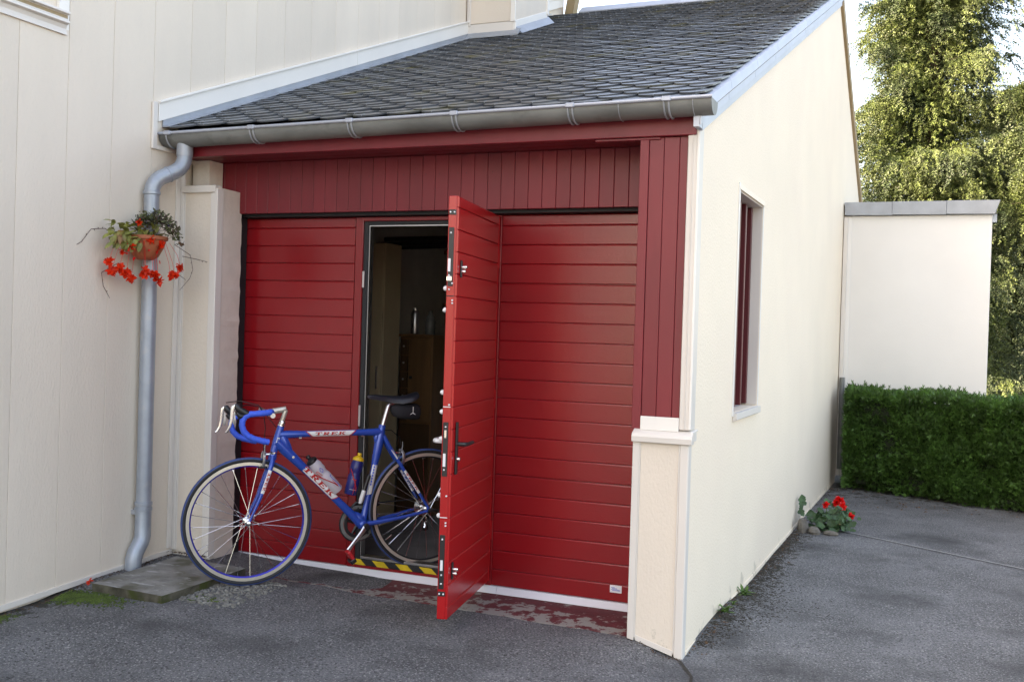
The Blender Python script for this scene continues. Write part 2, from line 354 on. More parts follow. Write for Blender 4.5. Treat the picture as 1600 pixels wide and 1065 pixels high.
# ---- wicket frame
WF = build(MB().box((.756, -.003, .0), (.806, .05, 1.985)).box((.806, -.003, 1.962), (1.652, .05, 1.985)).box((.806, -.002, -.002), (1.638, .05, .014)).box((1.636, -.004, .0), (1.661, .05, 1.985)), 'wicket_frame', 'door_red', G, bevel=.003)
build(MB().box((.806, .004, .014), (.836, .06, 1.962)).box((.836, .004, 1.94), (1.652, .06, 1.962)).box((.836, .004, .0142), (1.652, .06, .05)), 'frame_seal', 'seal_black', WF, bevel=.003)
build(MB().box((.836, .012, .05), (.842, .055, 1.94)).box((.842, .012, 1.934), (1.65, .055, 1.94)), 'inner_profile', 'alu', WF)
build(bx((.842, .004, .05), (1.652, .07, .064)), 'sill_profile', 'alu', WF, bevel=.002)
for k in range(6):                                     # yellow hazard stripes on the black tape
    x = .806 + .15 * k - .0
    mb = MB().prism([(x + .0, .0015, .0155), (x + .075, .0015, .0155), (x + .04, .0015, .047), (x - .0 if k == 0 else x - .035, .0015, .047)], (0, .002, 0))
    if x + .075 < 1.66: build(mb, 'hazard_stripe', 'tape_yellow', WF)
build(bx((.808, -.006, 1.585), (.822, .004, 1.68)), 'strike_plate', 'alu', WF, bevel=.002)
build(bx((.808, -.006, .80), (.822, .004, .92)), 'strike_plate', 'alu', WF, bevel=.002)
# ---- open wicket leaf
PV = Vector((1.648, -.022, 0)); LD = Vector((.140, -.790, 0)).normalized(); LN = Vector((-LD.y, LD.x, 0))   # LD along leaf, LN its outer normal (+x)
LP = lambda s, nrm, z: PV + LD * s + LN * nrm + Vector((0, 0, z))
LL, LT = .805, .040
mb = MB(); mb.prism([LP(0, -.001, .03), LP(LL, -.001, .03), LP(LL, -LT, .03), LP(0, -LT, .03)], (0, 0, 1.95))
LEAF = build(mb, 'wicket_door', 'leaf_red_lit', G, bevel=.003, label='open red wicket door leaf with ribs, lever handle and edge locks')
z0s = [.03] + RZ[1:-1] + [1.98]
for i in range(len(z0s) - 1):
    z0, z1 = z0s[i], z0s[i + 1]; gp = .0018; a, b_ = .02, LL - .004
    pr = [(-.001, z0 + gp * .4), (.007, z0 + gp * .4), (.0095, z0 + .002), (.0095, z1 - .0075), (.0055, z1 - gp * .5), (-.001, z1 - gp * .5)]
    mb = MB(); P = [LP(a, nn, z) for nn, z in pr] + [LP(b_, nn, z) for nn, z in pr]; k = len(pr)
    mb.add(P, [(j, (j + 1) % k, k + (j + 1) % k, k + j) for j in range(k)] + [tuple(range(k - 1, -1, -1)), tuple(range(k, 2 * k))])
    build(mb, 'rib', 'leaf_red_lit', LEAF, bevel=.001)
for a, b_ in ((0, .019), ):
    mb = MB(); mb.prism([LP(a, -.001, .03), LP(b_, -.001, .03), LP(b_, .011, .03), LP(a, .011, .03)], (0, 0, 1.95)); build(mb, 'hinge_stile', 'leaf_red_lit', LEAF, bevel=.002)
def edge(zc, hz, wn=.012, nc=-.022, m='hardware_black', name='lock_plate', t=.003):
    mb = MB().obox(LP(LL + t * .5 + .0005, nc, zc), LD, LN, (0, 0, 1), t * .5, wn, hz); return build(mb, name, m, LEAF, bevel=.0008)
def screw(zc, nc, r=.0042, name='screw'):
    mb = MB().lathe(LP(LL, nc, zc), [(r, 0), (r, .006), (r * .5, .0085)], 10, LD); return build(mb, name, 'white_paint', LEAF, smooth=True)
edge(1.905, .012, .017, -.019); screw(1.905, -.010); screw(1.905, -.029)
edge(1.70, .135); screw(1.81, -.024); screw(1.615, -.028); screw(1.55, -.026); screw(1.578, -.012); edge(1.662, .03, .006, -.028, 'white_paint', 'latch_bolt', .006)
edge(1.60, .010, .012, -.026, 'chrome', 'latch_bolt', .009)
edge(.815, .125); screw(.918, -.022); edge(.885, .018, .005, -.022, 'chrome', 'latch_bolt', .006); edge(.765, .030, .006, -.024, 'white_paint', 'latch_bolt', .007); screw(.72, -.024)
edge(.295, .125); screw(.40, -.022); screw(.235, -.022); screw(.195, -.022); edge(.28, .024, .006, -.022, 'white_paint', 'latch_bolt', .007)
edge(.148, .011, .017, -.019); screw(.148, -.010); screw(.148, -.029)
for z in (1.50, 1.487, 1.02, .60, .476, .463): screw(z, -.009, .0042)
edge(1.01, .002, .018, -.02, 'white_paint', 'section_joint', .002); edge(.50, .002, .018, -.02, 'white_paint', 'section_joint', .002); edge(1.52, .002, .018, -.02, 'seal_black', 'section_joint', .001)
for z in (1.555, 1.455, 1.075, .985, .60, .505, .86):          # round roller caps standing out of the inner side
    mb = MB().lathe(LP(LL - .02, -LT, z), [(.012, 0), (.012, .012), (.007, .018)], 12, -LN); build(mb, 'roller_cap', 'white_paint', LEAF, smooth=True)
mb = MB().tube([LP(LL - .06, -LT, .845), LP(LL - .06, -LT - .045, .845), LP(LL - .07, -LT - .052, .845), LP(LL - .17, -LT - .052, .845)], [.011, .011, .012, .010], 10)
build(mb, 'inner_handle', 'white_paint', LEAF, smooth=True)
mb = MB().obox(LP(.742, .0145, .815), LD, LN, (0, 0, 1), .014, .0045, .122); build(mb, 'handle_plate', 'hardware_black', LEAF, bevel=.003)
mb = MB().tube([LP(.742, .018, .835), LP(.742, .055, .835), LP(.73, .062, .835), LP(.63, .062, .835)], [.010, .010, .010, .008], 10); build(mb, 'lever', 'hardware_black', LEAF, smooth=True)
mb = MB().lathe(LP(.742, .018, .765), [(.011, 0), (.011, .014), (.008, .016)], 12, LN); build(mb, 'key_cylinder', 'chrome', LEAF, smooth=True)
for zc in (1.648, .245):
    mb = MB().obox(LP(.748, .0135, zc), LD, LN, (0, 0, 1), .010, .004, .040); build(mb, 'escutcheon', 'hardware_black', LEAF, bevel=.003)
    mb = MB().lathe(LP(.748, .016, zc + .008), [(.0085, 0), (.0085, .024), (.006, .026)], 10, LN); build(mb, 'key_cylinder', 'chrome', LEAF, smooth=True)
    mb = MB().lathe(LP(.748, .016, zc - .012), [(.0085, 0), (.0085, .018), (.006, .02)], 10, LN); build(mb, 'key_cylinder', 'chrome', LEAF, smooth=True)
for z in (1.75, 1.0, .3):
    mb = MB().lathe(LP(-.004, .006, z - .05), [(.008, 0), (.008, .1)], 10); build(mb, 'hinge', 'leaf_red_lit', LEAF, smooth=True)

# ---- header boards over the door
hd = None; xs = [.219 + .0775 * k for k in range(-6, 31)]
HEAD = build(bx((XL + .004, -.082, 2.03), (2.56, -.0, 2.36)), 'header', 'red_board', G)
for x in xs:
    a, b_ = max(x, XL + .003), min(x + .0775, 2.56)
    if b_ - a < .01: continue
    zb = 2.004 if a > -.02 else 2.12
    o = build(bx((a + .0008, -.102, zb), (b_ - .0008, -.083, 2.300)), 'board', 'red_board', HEAD, bevel=.0022)
    for z in (zb + .03, 2.20):
        build(MB().lathe(((a + b_) / 2 + random.uniform(-.02, .02), -.1015, z), [(.0022, 0), (.0022, .0012)], 6, (0, -1, 0)), 'nail', 'hardware_black', HEAD) if random.random() < .7 else 0
SOF = build(bx((XL + .005, -.365, 2.3165), (2.78, -.104, 2.335)), 'soffit', 'red_board', G)
for k in range(3): build(bx((XL + .006, -.365 + .087 * k, 2.3035), (2.775, -.365 + .087 * k + .0855, 2.316)), 'board', 'red_board', SOF, bevel=.003)
build(bx((-.20, -.400, 2.292), (2.792, -.366, 2.392)), 'fascia', 'red_board', G, bevel=.003, label='long dark red fascia beam below the gutter')
build(bx((2.30, -.385, 2.280), (2.62, -.35, 2.2915)), 'batten', 'red_board', G, bevel=.002)
# ---- right timber post
POST = build(bx((2.535, -.355, .93), (2.752, -.005, 2.287)), 'timber_post', 'red_board', G)
for a, b_, yy, zb in ((2.522, 2.566, -.382, .925), (2.5665, 2.637, -.376, .985), (2.6375, 2.711, -.376, .985), (2.7115, 2.750, -.376, .985)):
    build(bx((a + .0006, yy, zb), (b_ - .0006, -.3555, 2.290)), 'board', 'red_board', POST, bevel=.0018)
# white corner profile above the pier
CP = build(MB().box((2.752, -.392, .935), (2.806, -.30, 2.345)), 'corner_profile', 'sheet', G, bevel=.004)
build(bx((2.775, -.397, .94), (2.780, -.3925, 2.30)), 'fold', 'sheet', CP, bevel=.0015); build(bx((2.797, -.398, .94), (2.8085, -.3925, 2.34)), 'fold', 'sheet_white', CP, bevel=.002)
# ---- pier below the post
PIER = build(MB().prism([(2.545, YR + .006, -.045), (2.798, YR + .006, -.112), (2.798, YR + .006, .875), (2.545, YR + .006, .875)], (0, .38, 0)), 'pier', 'cladding', G, label='clad corner pier with sheet metal cap')
build(MB().prism([(2.578, YR, -.035), (2.757, YR, -.085), (2.757, YR, .868), (2.578, YR, .868)], (0, .005, 0)), 'panel', 'cladding', PIER)
build(MB().prism([(2.540, YR - .009, -.052), (2.572, YR - .009, -.060), (2.572, YR - .009, .87), (2.540, YR - .009, .87)], (0, .30, 0)), 'trim', 'sheet', PIER, bevel=.002)
build(bx((2.5722, YR - .006, -.045), (2.5775, YR + .004, .868)), 'trim', 'sheet', PIER, bevel=.001)
build(MB().prism([(2.764, YR - .009, -.112), (2.806, YR - .009, -.122), (2.806, YR - .009, .872), (2.764, YR - .009, .872)], (0, .06, 0)), 'trim', 'sheet', PIER, bevel=.004)
build(bx((2.758, YR - .006, -.095), (2.7638, YR + .004, .868)), 'trim', 'sheet', PIER, bevel=.001)
build(MB().prism([(2.578, YR - .004, -.058), (2.757, YR - .004, -.108), (2.757, YR - .004, -.083), (2.578, YR - .004, -.033)], (0, .004, 0)), 'trim', 'sheet', PIER)
CAP = build(MB().sweep([(-.425, .872), (-.421, .872), (-.421, .893), (-.417, .903), (-.38, .921), (-.30, .928), (-.30, .935), (-.38, .930), (-.42, .912), (-.427, .897)], 2.537, 2.822), 'cap', 'sheet', PIER, bevel=.0015)
build(bx((2.541, -.4205, .8705), (2.818, -.36, .893)), 'cap_lip', 'sheet', PIER, bevel=.002)
build(bx((2.568, -.393, .926), (2.751, -.3835, .990)), 'flashing', 'sheet_white', PIER, bevel=.0015)
build(MB().prism([(2.8065, -.42, .885), (2.8065, -.33, .885), (2.8065, -.33, .93), (2.8065, -.40, .93)], (.016, 0, 0)), 'cap_return', 'sheet', PIER, bevel=.002)

# ---- gable wall (outer face x=XR) with a window opening
zv = lambda y: zr(y) - .13
WY0, WY1, WZ0, WZ1 = .635, 1.395, .955, 2.178
zb = -.118; yr0, yr1 = YR + .055, 9.2
zrear = lambda y: zv(YRIDGE) - .55 * (y - YRIDGE)
out = []
def wallpoly(pts): out.append(pts)
wallpoly([(yr0, zb), (WY0, zb), (WY0, zv(WY0)), (yr0, zv(yr0))]); wallpoly([(WY0, zb), (WY1, zb), (WY1, WZ0), (WY0, WZ0)]); wallpoly([(WY0, WZ1), (WY1, WZ1), (WY1, zv(WY1)), (WY0, zv(WY0))])
wallpoly([(WY1, zb), (YRIDGE, zb), (YRIDGE, zv(YRIDGE)), (WY1, zv(WY1))]); wallpoly([(YRIDGE, zb), (yr1, zb), (yr1, zrear(yr1)), (YRIDGE, zv(YRIDGE))])
mb = MB()
for p in out: mb.add([(XR, y, z) for y, z in p], [(0, 1, 2, 3)]); mb.add([(XR - .2, y, z) for y, z in p], [(3, 2, 1, 0)])
for (a, b_) in (((WY0, WZ0), (WY0, WZ1)), ((WY1, WZ1), (WY1, WZ0)), ((WY0, WZ1), (WY1, WZ1)), ((WY1, WZ0), (WY0, WZ0))):
    mb.add([(XR, *a), (XR, *b_), (XR - .2, *b_), (XR - .2, *a)], [(0, 1, 2, 3)])
mb.add([(XR, yr0, zb), (XR, yr0, zv(yr0)), (XR - .2, yr0, zv(yr0)), (XR - .2, yr0, zb)], [(0, 1, 2, 3)])
GW = build(mb, 'gable_wall', 'stucco', G, label='tall cream stucco gable wall with a narrow window')
build(MB().prism([(XR + .0005, -.34, -.124), (XR + .0005, 6.36, -.124), (XR + .0005, 6.36, -.095), (XR + .0005, -.34, -.095)], (.006, 0, 0)), 'base_trim', 'stucco', G, bevel=.002)
build(MB().prism([(XR - .002, YRIDGE + .03, zv(YRIDGE) - .02), (XR - .002, yr1, zrear(yr1) - .03), (XR - .002, yr1, zrear(yr1) + .10), (XR - .002, YRIDGE + .03, zv(YRIDGE) + .11)], (.03, 0, 0)), 'barge_board', 'brown_trim', G)
# window in the gable wall: red plank shutter set back, white surround, sill
WIN = build(bx((2.655, WY0 + .001, WZ0 + .001), (2.672, WY1 - .001, WZ1 - .001)), 'window', 'shutter_red', G, label='narrow window closed with dark red vertical shutter planks')
for k in range(4):
    a = WY0 + .004 + k * .188
    build(bx((2.6725, a, WZ0 + .012), (2.690, a + .184, WZ1 - .012)), 'plank', 'shutter_red', WIN, bevel=.003)
    build(bx((2.6905, a + .150, WZ0 + .010), (2.742, a + .182, WZ1 - .010)), 'batten', 'shutter_red', WIN, bevel=.004)
build(MB().box((XR - .035, WY0 - .03, WZ0 - .02), (XR + .007, WY0 - .0005, WZ1 + .04)), 'frame', 'sheet_white', WIN, bevel=.002)
build(MB().box((XR - .035, WY1 + .0005, WZ0), (XR + .006, WY1 + .022, WZ1 + .012)), 'frame', 'sheet_white', WIN, bevel=.002)
build(MB().box((XR - .11, WY1 - .004, WZ0 + .004), (XR - .002, WY1 - .0006, WZ1 - .002)), 'reveal', 'sheet', WIN)
build(MB().box((XR - .12, WY0, WZ1 - .006), (XR - .002, WY1 - .005, WZ1 - .001)), 'reveal', 'sheet', WIN)
build(MB().prism([(XR + .0006, WY0 - .02, WZ1 + .001), (XR + .010, WY0 - .02, WZ1 + .002), (XR + .005, WY0 - .02, WZ1 + .035), (XR + .0006, WY0 - .02, WZ1 + .035)], (0, WY1 - WY0 + .05, 0)), 'head_flashing', 'stucco', WIN, bevel=.001)
build(MB().prism([(XR - .13, WY0 + .001, WZ0 + .0015), (XR + .024, WY0 + .001, WZ0 - .003), (XR + .026, WY0 + .001, WZ0 - .040), (XR + .0006, WY0 + .001, WZ0 - .052), (XR + .0006, WY0 + .001, WZ0 - .006), (XR - .13, WY0 + .001, WZ0 - .004)][::-1], (0, WY1 - WY0 + .01, 0)), 'sill', 'sheet', WIN, bevel=.002)

# ---- roof: deck, slates, hooks, verge, ridge
ROOF = build(MB().prism([(XL + .002, -.43, zr(-.43) - .085), (XL + .002, YRIDGE, zr(YRIDGE) - .085), (XL + .002, YRIDGE, zr(YRIDGE) - .022), (XL + .002, -.43, zr(-.43) - .022)], (XR - XL - .006, 0, 0)), 'roof', 'zinc_gutter', G, label='mossy dark grey slate roof above the gutter')
build(MB().prism([(XL + .002, YRIDGE, zr(YRIDGE) - .14), (XL + .002, 9.3, zrear(9.3) + .02), (XL + .002, 9.3, zrear(9.3) + .11), (XL + .002, YRIDGE, zr(YRIDGE) - .02)], (XR - XL - .006, 0, 0)), 'rear_slope', 'slate', ROOF)
SW, EX = .190, .1; th = .0085; ang = math.atan(RM); ca, sa = math.cos(ang), math.sin(ang)
sh = [(-SW / 2, .125), (SW / 2, .125), (SW / 2, -.018), (SW * .46, -.045), (SW * .36, -.072), (SW * .20, -.091), (0, -.099), (-SW * .20, -.091), (-SW * .36, -.072), (-SW * .46, -.045), (-SW / 2, -.018)]
tilt = .075; K = len(sh)
slv = np.array([(x + 0, s, h - s * tilt) for h in (0, th) for x, s in sh])
slf = [tuple(range(K - 1, -1, -1)), tuple(range(K, 2 * K))] + [(i, (i + 1) % K, K + (i + 1) % K, K + i) for i in range(K)]
EXX = np.array([[1, 0, 0], [0, ca, sa], [0, -sa, ca]])      # rows: x, up-slope, normal
b0 = np.array(BASE[G.name])
slots = []
nrow = int((YRIDGE + .5) / ca / EX)
xl_at = lambda y: (XL + .012) if (y < 3.36 or y > 4.2) else .25
for j in range(nrow):
    s0 = j * EX + .1; y = -.515 + s0 * ca; off = (j % 2) * .1
    for i in range(-1, 17):
        x = XL + .11 + .2 * i + off
        lo, hi = max(x - .1, xl_at(y)), min(x + .1, XR + .022 + random.uniform(-.004, .004))
        if hi - lo < .04: continue
        slots.append((j, (lo + hi) / 2, y, zr(y) + random.uniform(-.002, .002), random.uniform(-.016, .016), random.uniform(-.010, .010), (hi - lo) / .2))
def sl_local(rz, rt, sx): 
    v = slv.copy(); v[:, 0] *= sx; c, s_ = math.cos(rz), math.sin(rz); x = v[:, 0] * c - v[:, 1] * s_; y = v[:, 0] * s_ + v[:, 1] * c
    v = np.stack([x, y, v[:, 2] - y * rt], 1); return v @ EXX
me = bpy.data.meshes.new('slate'); me.from_pydata([tuple(p) for p in slv @ EXX], [], slf); me.update(); me.materials.append(M['slate'])
slots.sort(key=lambda q: q[0]); nobj = 300
for q in slots[:nobj]:
    o = bpy.data.objects.new('slate', me); link(o, ROOF); o.location = Vector((q[1], q[2], q[3])) - BASE[G.name]
    o.rotation_euler = (q[5], 0, q[4]); o.scale.x = q[6]
mb = MB()
for q in slots[nobj:]:
    v = sl_local(q[4], q[5], q[6]) + np.array(q[1:4]); mb.add(v, slf)
build(mb, 'slates', 'slate', ROOF, kind='stuff')
mb = MB()
for q in slots:
    p = np.array([q[1], q[2], q[3]]) + np.array([0, -.099, th + .099 * tilt + .002]) @ EXX
    if random.random() < .55: mb.tube([p + np.array([0, .03, .0]) @ EXX, p + np.array([0, -.002, .001]) @ EXX, p + np.array([0, -.004, -.006]) @ EXX], .0010, 4)
build(mb, 'slate_hooks', 'zinc', ROOF, kind='stuff')
# verge flashing pieces along the gable
ys = [-.47, .13, .84, 1.52, 2.17, 2.82, 3.45, 4.08, 4.72, YRIDGE]
for a, b_ in zip(ys[:-1], ys[1:]):
    a += .003
    pr = [(2.790, -.012), (2.812, -.010), (2.834, -.020), (2.842, -.070), (2.826, -.088), (2.828, -.122), (2.8215, -.122), (2.8195, -.083), (2.835, -.070), (2.828, -.024), (2.810, -.016), (2.790, -.018)]
    mb = MB(); k = len(pr); P = [(x, yy, zr(yy) + dz) for yy in (a, b_) for x, dz in pr]
    mb.add(P, [(i, (i + 1) % k, k + (i + 1) % k, k + i) for i in range(k)] + [tuple(range(k - 1, -1, -1)), tuple(range(k, 2 * k))]); build(mb, 'verge_flashing', 'zinc_light', ROOF)
build(MB().prism([(2.8005, -.40, zr(-.40) - .165), (2.8005, YRIDGE, zr(YRIDGE) - .165), (2.8005, YRIDGE, zr(YRIDGE) - .09), (2.8005, -.40, zr(-.40) - .09)], (.019, 0, 0)), 'verge_soffit', 'zinc_light', ROOF)
build(MB().prism([(2.793, -.468, zr(-.47) - .13), (2.8195, -.468, zr(-.47) - .13), (2.8195, -.468, zr(-.47) - .03), (2.793, -.468, zr(-.47) - .03)], (0, .06, 0)), 'verge_end', 'zinc_light', ROOF)
for k in range(5):
    a, b_ = (XL + .4 + k * .53), (XL + .4 + (k + 1) * .53 - .002)
    build(MB().sweep([(YRIDGE - .13, zr(YRIDGE - .13) + .022), (YRIDGE - .02, zr(YRIDGE) + .05), (YRIDGE + .02, zr(YRIDGE) + .05), (YRIDGE + .13, zr(YRIDGE) - .03), (YRIDGE + .12, zr(YRIDGE) - .06), (YRIDGE - .12, zr(YRIDGE - .13) - .01)], a, b_), 'ridge_cap', 'zinc_light', ROOF)
# lead along the house wall
for a, b_ in ((-.50, 3.38), (4.18, YRIDGE)):
    build(MB().prism([(XL + .002, a, zr(a) + .012), (XL + .055, a, zr(a) + .014), (XL + .055, a, zr(a) + .018), (XL + .010, a, zr(a) + .022), (XL + .010, a, zr(a) + .058), (XL + .002, a, zr(a) + .058)], (0, b_ - a, (b_ - a) * RM)), 'abutment_flashing', 'zinc', ROOF)
build(MB().prism([(XL, 3.34, zr(3.34) + .012), (.30, 3.34, zr(3.34) + .012), (.30, 3.40, zr(3.40) + .05), (XL, 3.40, zr(3.40) + .05)], (0, 0, .012)), 'abutment_flashing', 'zinc', ROOF)
build(MB().prism([(.238, 3.41, zr(3.41) + .012), (.31, 3.41, zr(3.41) + .014), (.31, 3.41, zr(3.41) + .018), (.246, 3.41, zr(3.41) + .08), (.238, 3.41, zr(3.41) + .08)], (0, .78, .78 * RM)), 'abutment_flashing', 'zinc', ROOF)

# ---- gutter with brackets and downpipe
gz = lambda x: 2.402 + .0095 * (x - XL); GR = .068; GY = -.53 + GR
a, b_ = XL + .006, 2.885
prof = [(math.cos(t), math.sin(t)) for t in [PI + PI * i / 14 for i in range(15)]]
mb = MB(); vs = []
for x in (a, b_):
    vs += [(x, GY + GR * c, gz(x) + GR * s_) for c, s_ in prof] + [(x, GY + (GR - .003) * c, gz(x) + (GR - .003) * s_) for c, s_ in reversed(prof)]
k = 30; mb.add(vs, [(i, (i + 1) % k, k + (i + 1) % k, k + i) for i in range(k)])
for x, d in ((a, .002), (b_, -.002)):
    mb.add([(x, GY + GR * c, gz(x) + GR * s_) for c, s_ in prof] + [(x + d, GY + GR * c, gz(x) + GR * s_) for c, s_ in prof], [tuple(range(15)), tuple(range(29, 14, -1))] + [(i, i + 1, 16 + i, 15 + i) for i in range(14)])
GUT = build(mb, 'gutter', 'zinc_gutter', G, smooth=True, label='half round zinc gutter along the eaves')
build(MB().tube([(a, -.533, gz(a) + .003), (b_ + .004, -.533, gz(b_) + .003)], .0085, 10), 'rolled_rim', 'zinc_light', GUT, smooth=True)
for x in (-.16, .403, 1.012, 1.606, 2.209, 2.669):
    for dx in (0, .022) if x > 0 else (0,):
        pts = [(x + dx, GY + (GR + .003) * c, gz(x) + (GR + .003) * s_) for c, s_ in prof]; build(MB().tube(pts, .0045, 6), 'bracket', 'zinc', GUT, smooth=True)
    build(bx((x - .008, -.546, gz(x) - .008), (x + .034, -.526, gz(x) + .014)), 'bracket_clip', 'zinc_light', GUT, bevel=.003)
for x in (2.455, 2.80):
    pts = [(x, GY + (GR + .0015) * c, gz(x) + (GR + .0015) * s_) for c, s_ in prof]; build(MB().tube(pts, .0022, 6), 'solder_joint', 'zinc', GUT)
o1 = Vector((-.085, GY, 0)); PXY = Vector((-.165, -.625, 0)); PR = .041
def arc(c, u, v, r, a0, a1, n=9): return [c + u * r * math.cos(a0 + (a1 - a0) * i / n) + v * r * math.sin(a0 + (a1 - a0) * i / n) for i in range(n + 1)]
dh = (PXY - o1); dl = dh.length; dd = dh.normalized(); Z = Vector((0, 0, 1))
path = [o1 + Z * 2.345, o1 + Z * 2.285]
rr = .105; bend = math.radians(62); 
# two opposite bends joined by a straight piece
c1 = o1 + dd * rr + Z * 2.285; path += [c1 - dd * rr * math.cos(t) - Z * rr * math.sin(t) for t in [bend * i / 8 for i in range(1, 9)]]
e1 = path[-1]; dirn = (dd * math.sin(bend) - Z * math.cos(bend)); need = dl - 2 * rr * (1 - math.cos(bend)); st_ = max(.01, need / math.sin(bend))
e2 = e1 + dirn * st_; path.append(e2); c2 = e2 + (-dd * math.cos(bend) - Z * math.sin(bend)) * rr
path += [c2 + dd * rr * math.cos(bend - bend * i / 8) + Z * rr * math.sin(bend - bend * i / 8) for i in range(1, 9)]
zp = path[-1].z; neck = list(path)
DP = build(MB().tube([PXY + Z * (zp + .01), PXY + Z * .16], PR, 20), 'downpipe', 'pipe_zinc', G, smooth=True, label='grey zinc downpipe with swan neck in the corner')
build(MB().tube(neck, [PR * 1.02] * len(neck), 20), 'swan_neck', 'pipe_zinc', DP, smooth=True)
build(MB().tube([o1 + Z * 2.36, o1 + Z * 2.285], PR * 1.1, 20), 'outlet', 'zinc', DP, smooth=True)
for z, r_ in ((zp, 1.10), (zp - .17, 1.12), (zp - .22, 1.12), (.36, 1.10), (.33, 1.10)):
    build(MB().ring(PXY + Z * z, (0, 0, 1), [(PR * .98, -.011), (PR * r_ * 1.05, -.008), (PR * r_ * 1.05, .008), (PR * .98, .011)], 24), 'collar', 'pipe_zinc', DP, smooth=True)
mid = neck[len(neck) // 2]; 
build(MB().ring(e1 + dirn * st_ * .5, dirn, [(PR, -.005), (PR * 1.1, -.003), (PR * 1.1, .003), (PR, .005)], 24), 'collar', 'pipe_zinc', DP, smooth=True)
shoe = [PXY + Z * .36, PXY + Z * .18, PXY + Z * .15 + Vector((.0, -.012, 0)), PXY + Z * .10 + Vector((-.005, -.045, 0)), PXY + Z * .065 + Vector((-.005, -.06, 0)), PXY + Z * .005 + Vector((-.005, -.062, 0))]
build(MB().tube(shoe, [PR * 1.06] * 2 + [PR * 1.08] * 4, 20), 'shoe', 'pipe_zinc', DP, smooth=True)
build(bx((XL, -.66, .30), (-.18, -.61, .325)), 'wall_clip', 'zinc', DP); build(bx((XL, -.66, zp - .20), (-.18, -.61, zp - .185)), 'wall_clip', 'zinc', DP)

# ---- left pilaster
PIL = build(MB().prism([(XL + .001, YP + .008, 0), (.046, YP + .008, 0), (.022, -.092, 0), (XL + .001, -.092, 0)], (0, 0, 2.128)), 'pilaster', 'plaster', G, label='narrow clad pilaster left of the door with plaster reveal')
build(bx((XL + .035, YP - .004, .045), (.012, YP + .006, 2.10)), 'panel', 'cladding', PIL)
build(bx((XL + .001, YP - .010, .05), (XL + .034, YP + .006, 2.30)), 'trim', 'sheet', PIL, bevel=.002)
build(bx((XL + .0345, YP - .006, .05), (XL + .043, YP + .002, 2.10)), 'trim', 'sheet', PIL, bevel=.001)
build(bx((.013, YP - .012, .03), (.052, YP + .045, 2.12)), 'trim', 'sheet', PIL, bevel=.003)
build(bx((.003, YP - .009, .04), (.0125, YP + .002, 2.10)), 'trim', 'sheet', PIL, bevel=.001)
build(MB().prism([(XL + .03, YP - .020, 2.098), (.040, YP - .020, 2.098), (.046, YP - .026, 2.138), (XL + .03, YP - .026, 2.138)], (0, .06, 0)), 'cap', 'sheet', PIL, bevel=.003)
# ragged plaster edge beside the door
mb = MB(); vs = []; z = .01; rw = []
while z < 2.02: rw.append((z, random.uniform(-.0018, .0018), -.088 + random.uniform(-.004, .004))); z += .035
for z, x, y in rw: vs += [(.050 + x * .3, YP + .046, z), (.028 + x, y, z), (-.03, y + .004, z)]
mb.add(vs, [(3 * i + k, 3 * i + k + 1, 3 * i + k + 4, 3 * i + k + 3) for i in range(len(rw) - 1) for k in (0, 1)]); build(mb, 'plaster_reveal', 'plaster', PIL, smooth=False)
build(bx((XL + .001, YP + .10, 2.129), (-.10, -.11, 2.30)), 'infill', 'plaster', PIL)

# ---- interior shell
IN = build(MB().box((-.20, .35, .0), (-.15, 4.5, 2.45)).box((-.20, 4.5, .0), (2.60, 4.56, 2.45)), 'inner_wall', 'interior_wall', G)
build(bx((-.15, .05, -.06), (2.60, 4.5, .020)), 'inner_floor', 'interior_floor', G); build(bx((-.20, .0, 2.36), (2.60, 4.56, 2.40)), 'ceiling', 'interior_wall', G)
build(bx((-.20, .03, .0), (-.06, .35, 2.36)), 'inner_wall', 'interior_wall', G)

# ================================================================== HOUSE
H = thing('house', 'tall house wall of pale textured vertical cladding panels beside the garage', 'house', (XL - 3, -1, -.1))
HW = build(MB().box((-7.0, -9.0, -.4), (XL - .021, 5.9, 6.9)), 'wall', 'cladding', H)
build(MB().prism([(-7.2, -9.2, 6.9), (.15, -9.2, 6.9), (-3.5, -9.2, 9.2)], (0, 15.2, 0)), 'roof', 'house_roof', H)
zbase = lambda y: .047 + (y - YP) * .0717 if y > -2.2 else .047 - 1.87 * .0717
yk = [-.571 + .302 * k for k in range(-9, 14)]
WYW = -1.243
for a, b_ in zip(yk[:-1], yk[1:]):
    a += .0009; b_ -= .0009
    segs = [(None, 6.9)]
    if a > 3.36: continue
    b2 = min(b_, 3.40)
    if a < WYW: segs = [(None, 2.80), (4.15, 6.9)]
    for z0, z1 in segs:
        if z0 is None: pts = [(XL - .02, a, zbase(a)), (XL - .02, b2, zbase(b2)), (XL - .02, b2, z1), (XL - .02, a, z1)]
        else: pts = [(XL - .02, a, z0), (XL - .02, b2, z0), (XL - .02, b2, z1), (XL - .02, a, z1)]
        if z0 is None and b_ > YP + .10: pts = [(XL - .02, a, 2.28 if a > YP else zbase(a)), (XL - .02, b2, 2.28 if b_ > YP else zbase(b2)), (XL - .02, b2, z1), (XL - .02, a, z1)]
        build(MB().prism(pts, (.02, 0, 0)), 'panel', 'cladding', HW, bevel=.0016)
if True:   # strip between last full panel seam and the window edge
    build(bx((XL - .02, WYW, 2.80), (XL - .001, -1.178, 4.15)), 'window_jamb', 'sheet_white', H)
build(MB().prism([(XL - .001, -3.0, zbase(-3.0) - .022), (XL - .001, YP, zbase(YP) - .022), (XL - .001, YP, zbase(YP) + .004), (XL - .001, -3.0, zbase(-3.0) + .004)], (.010, 0, 0)), 'base_trim', 'sheet', H)
HWIN = build(bx((XL - .10, -2.6, 2.86), (XL - .095 + .0, WYW, 4.15)), 'window', 'glass_dark', H, label='dark window pane above a cream metal sill')
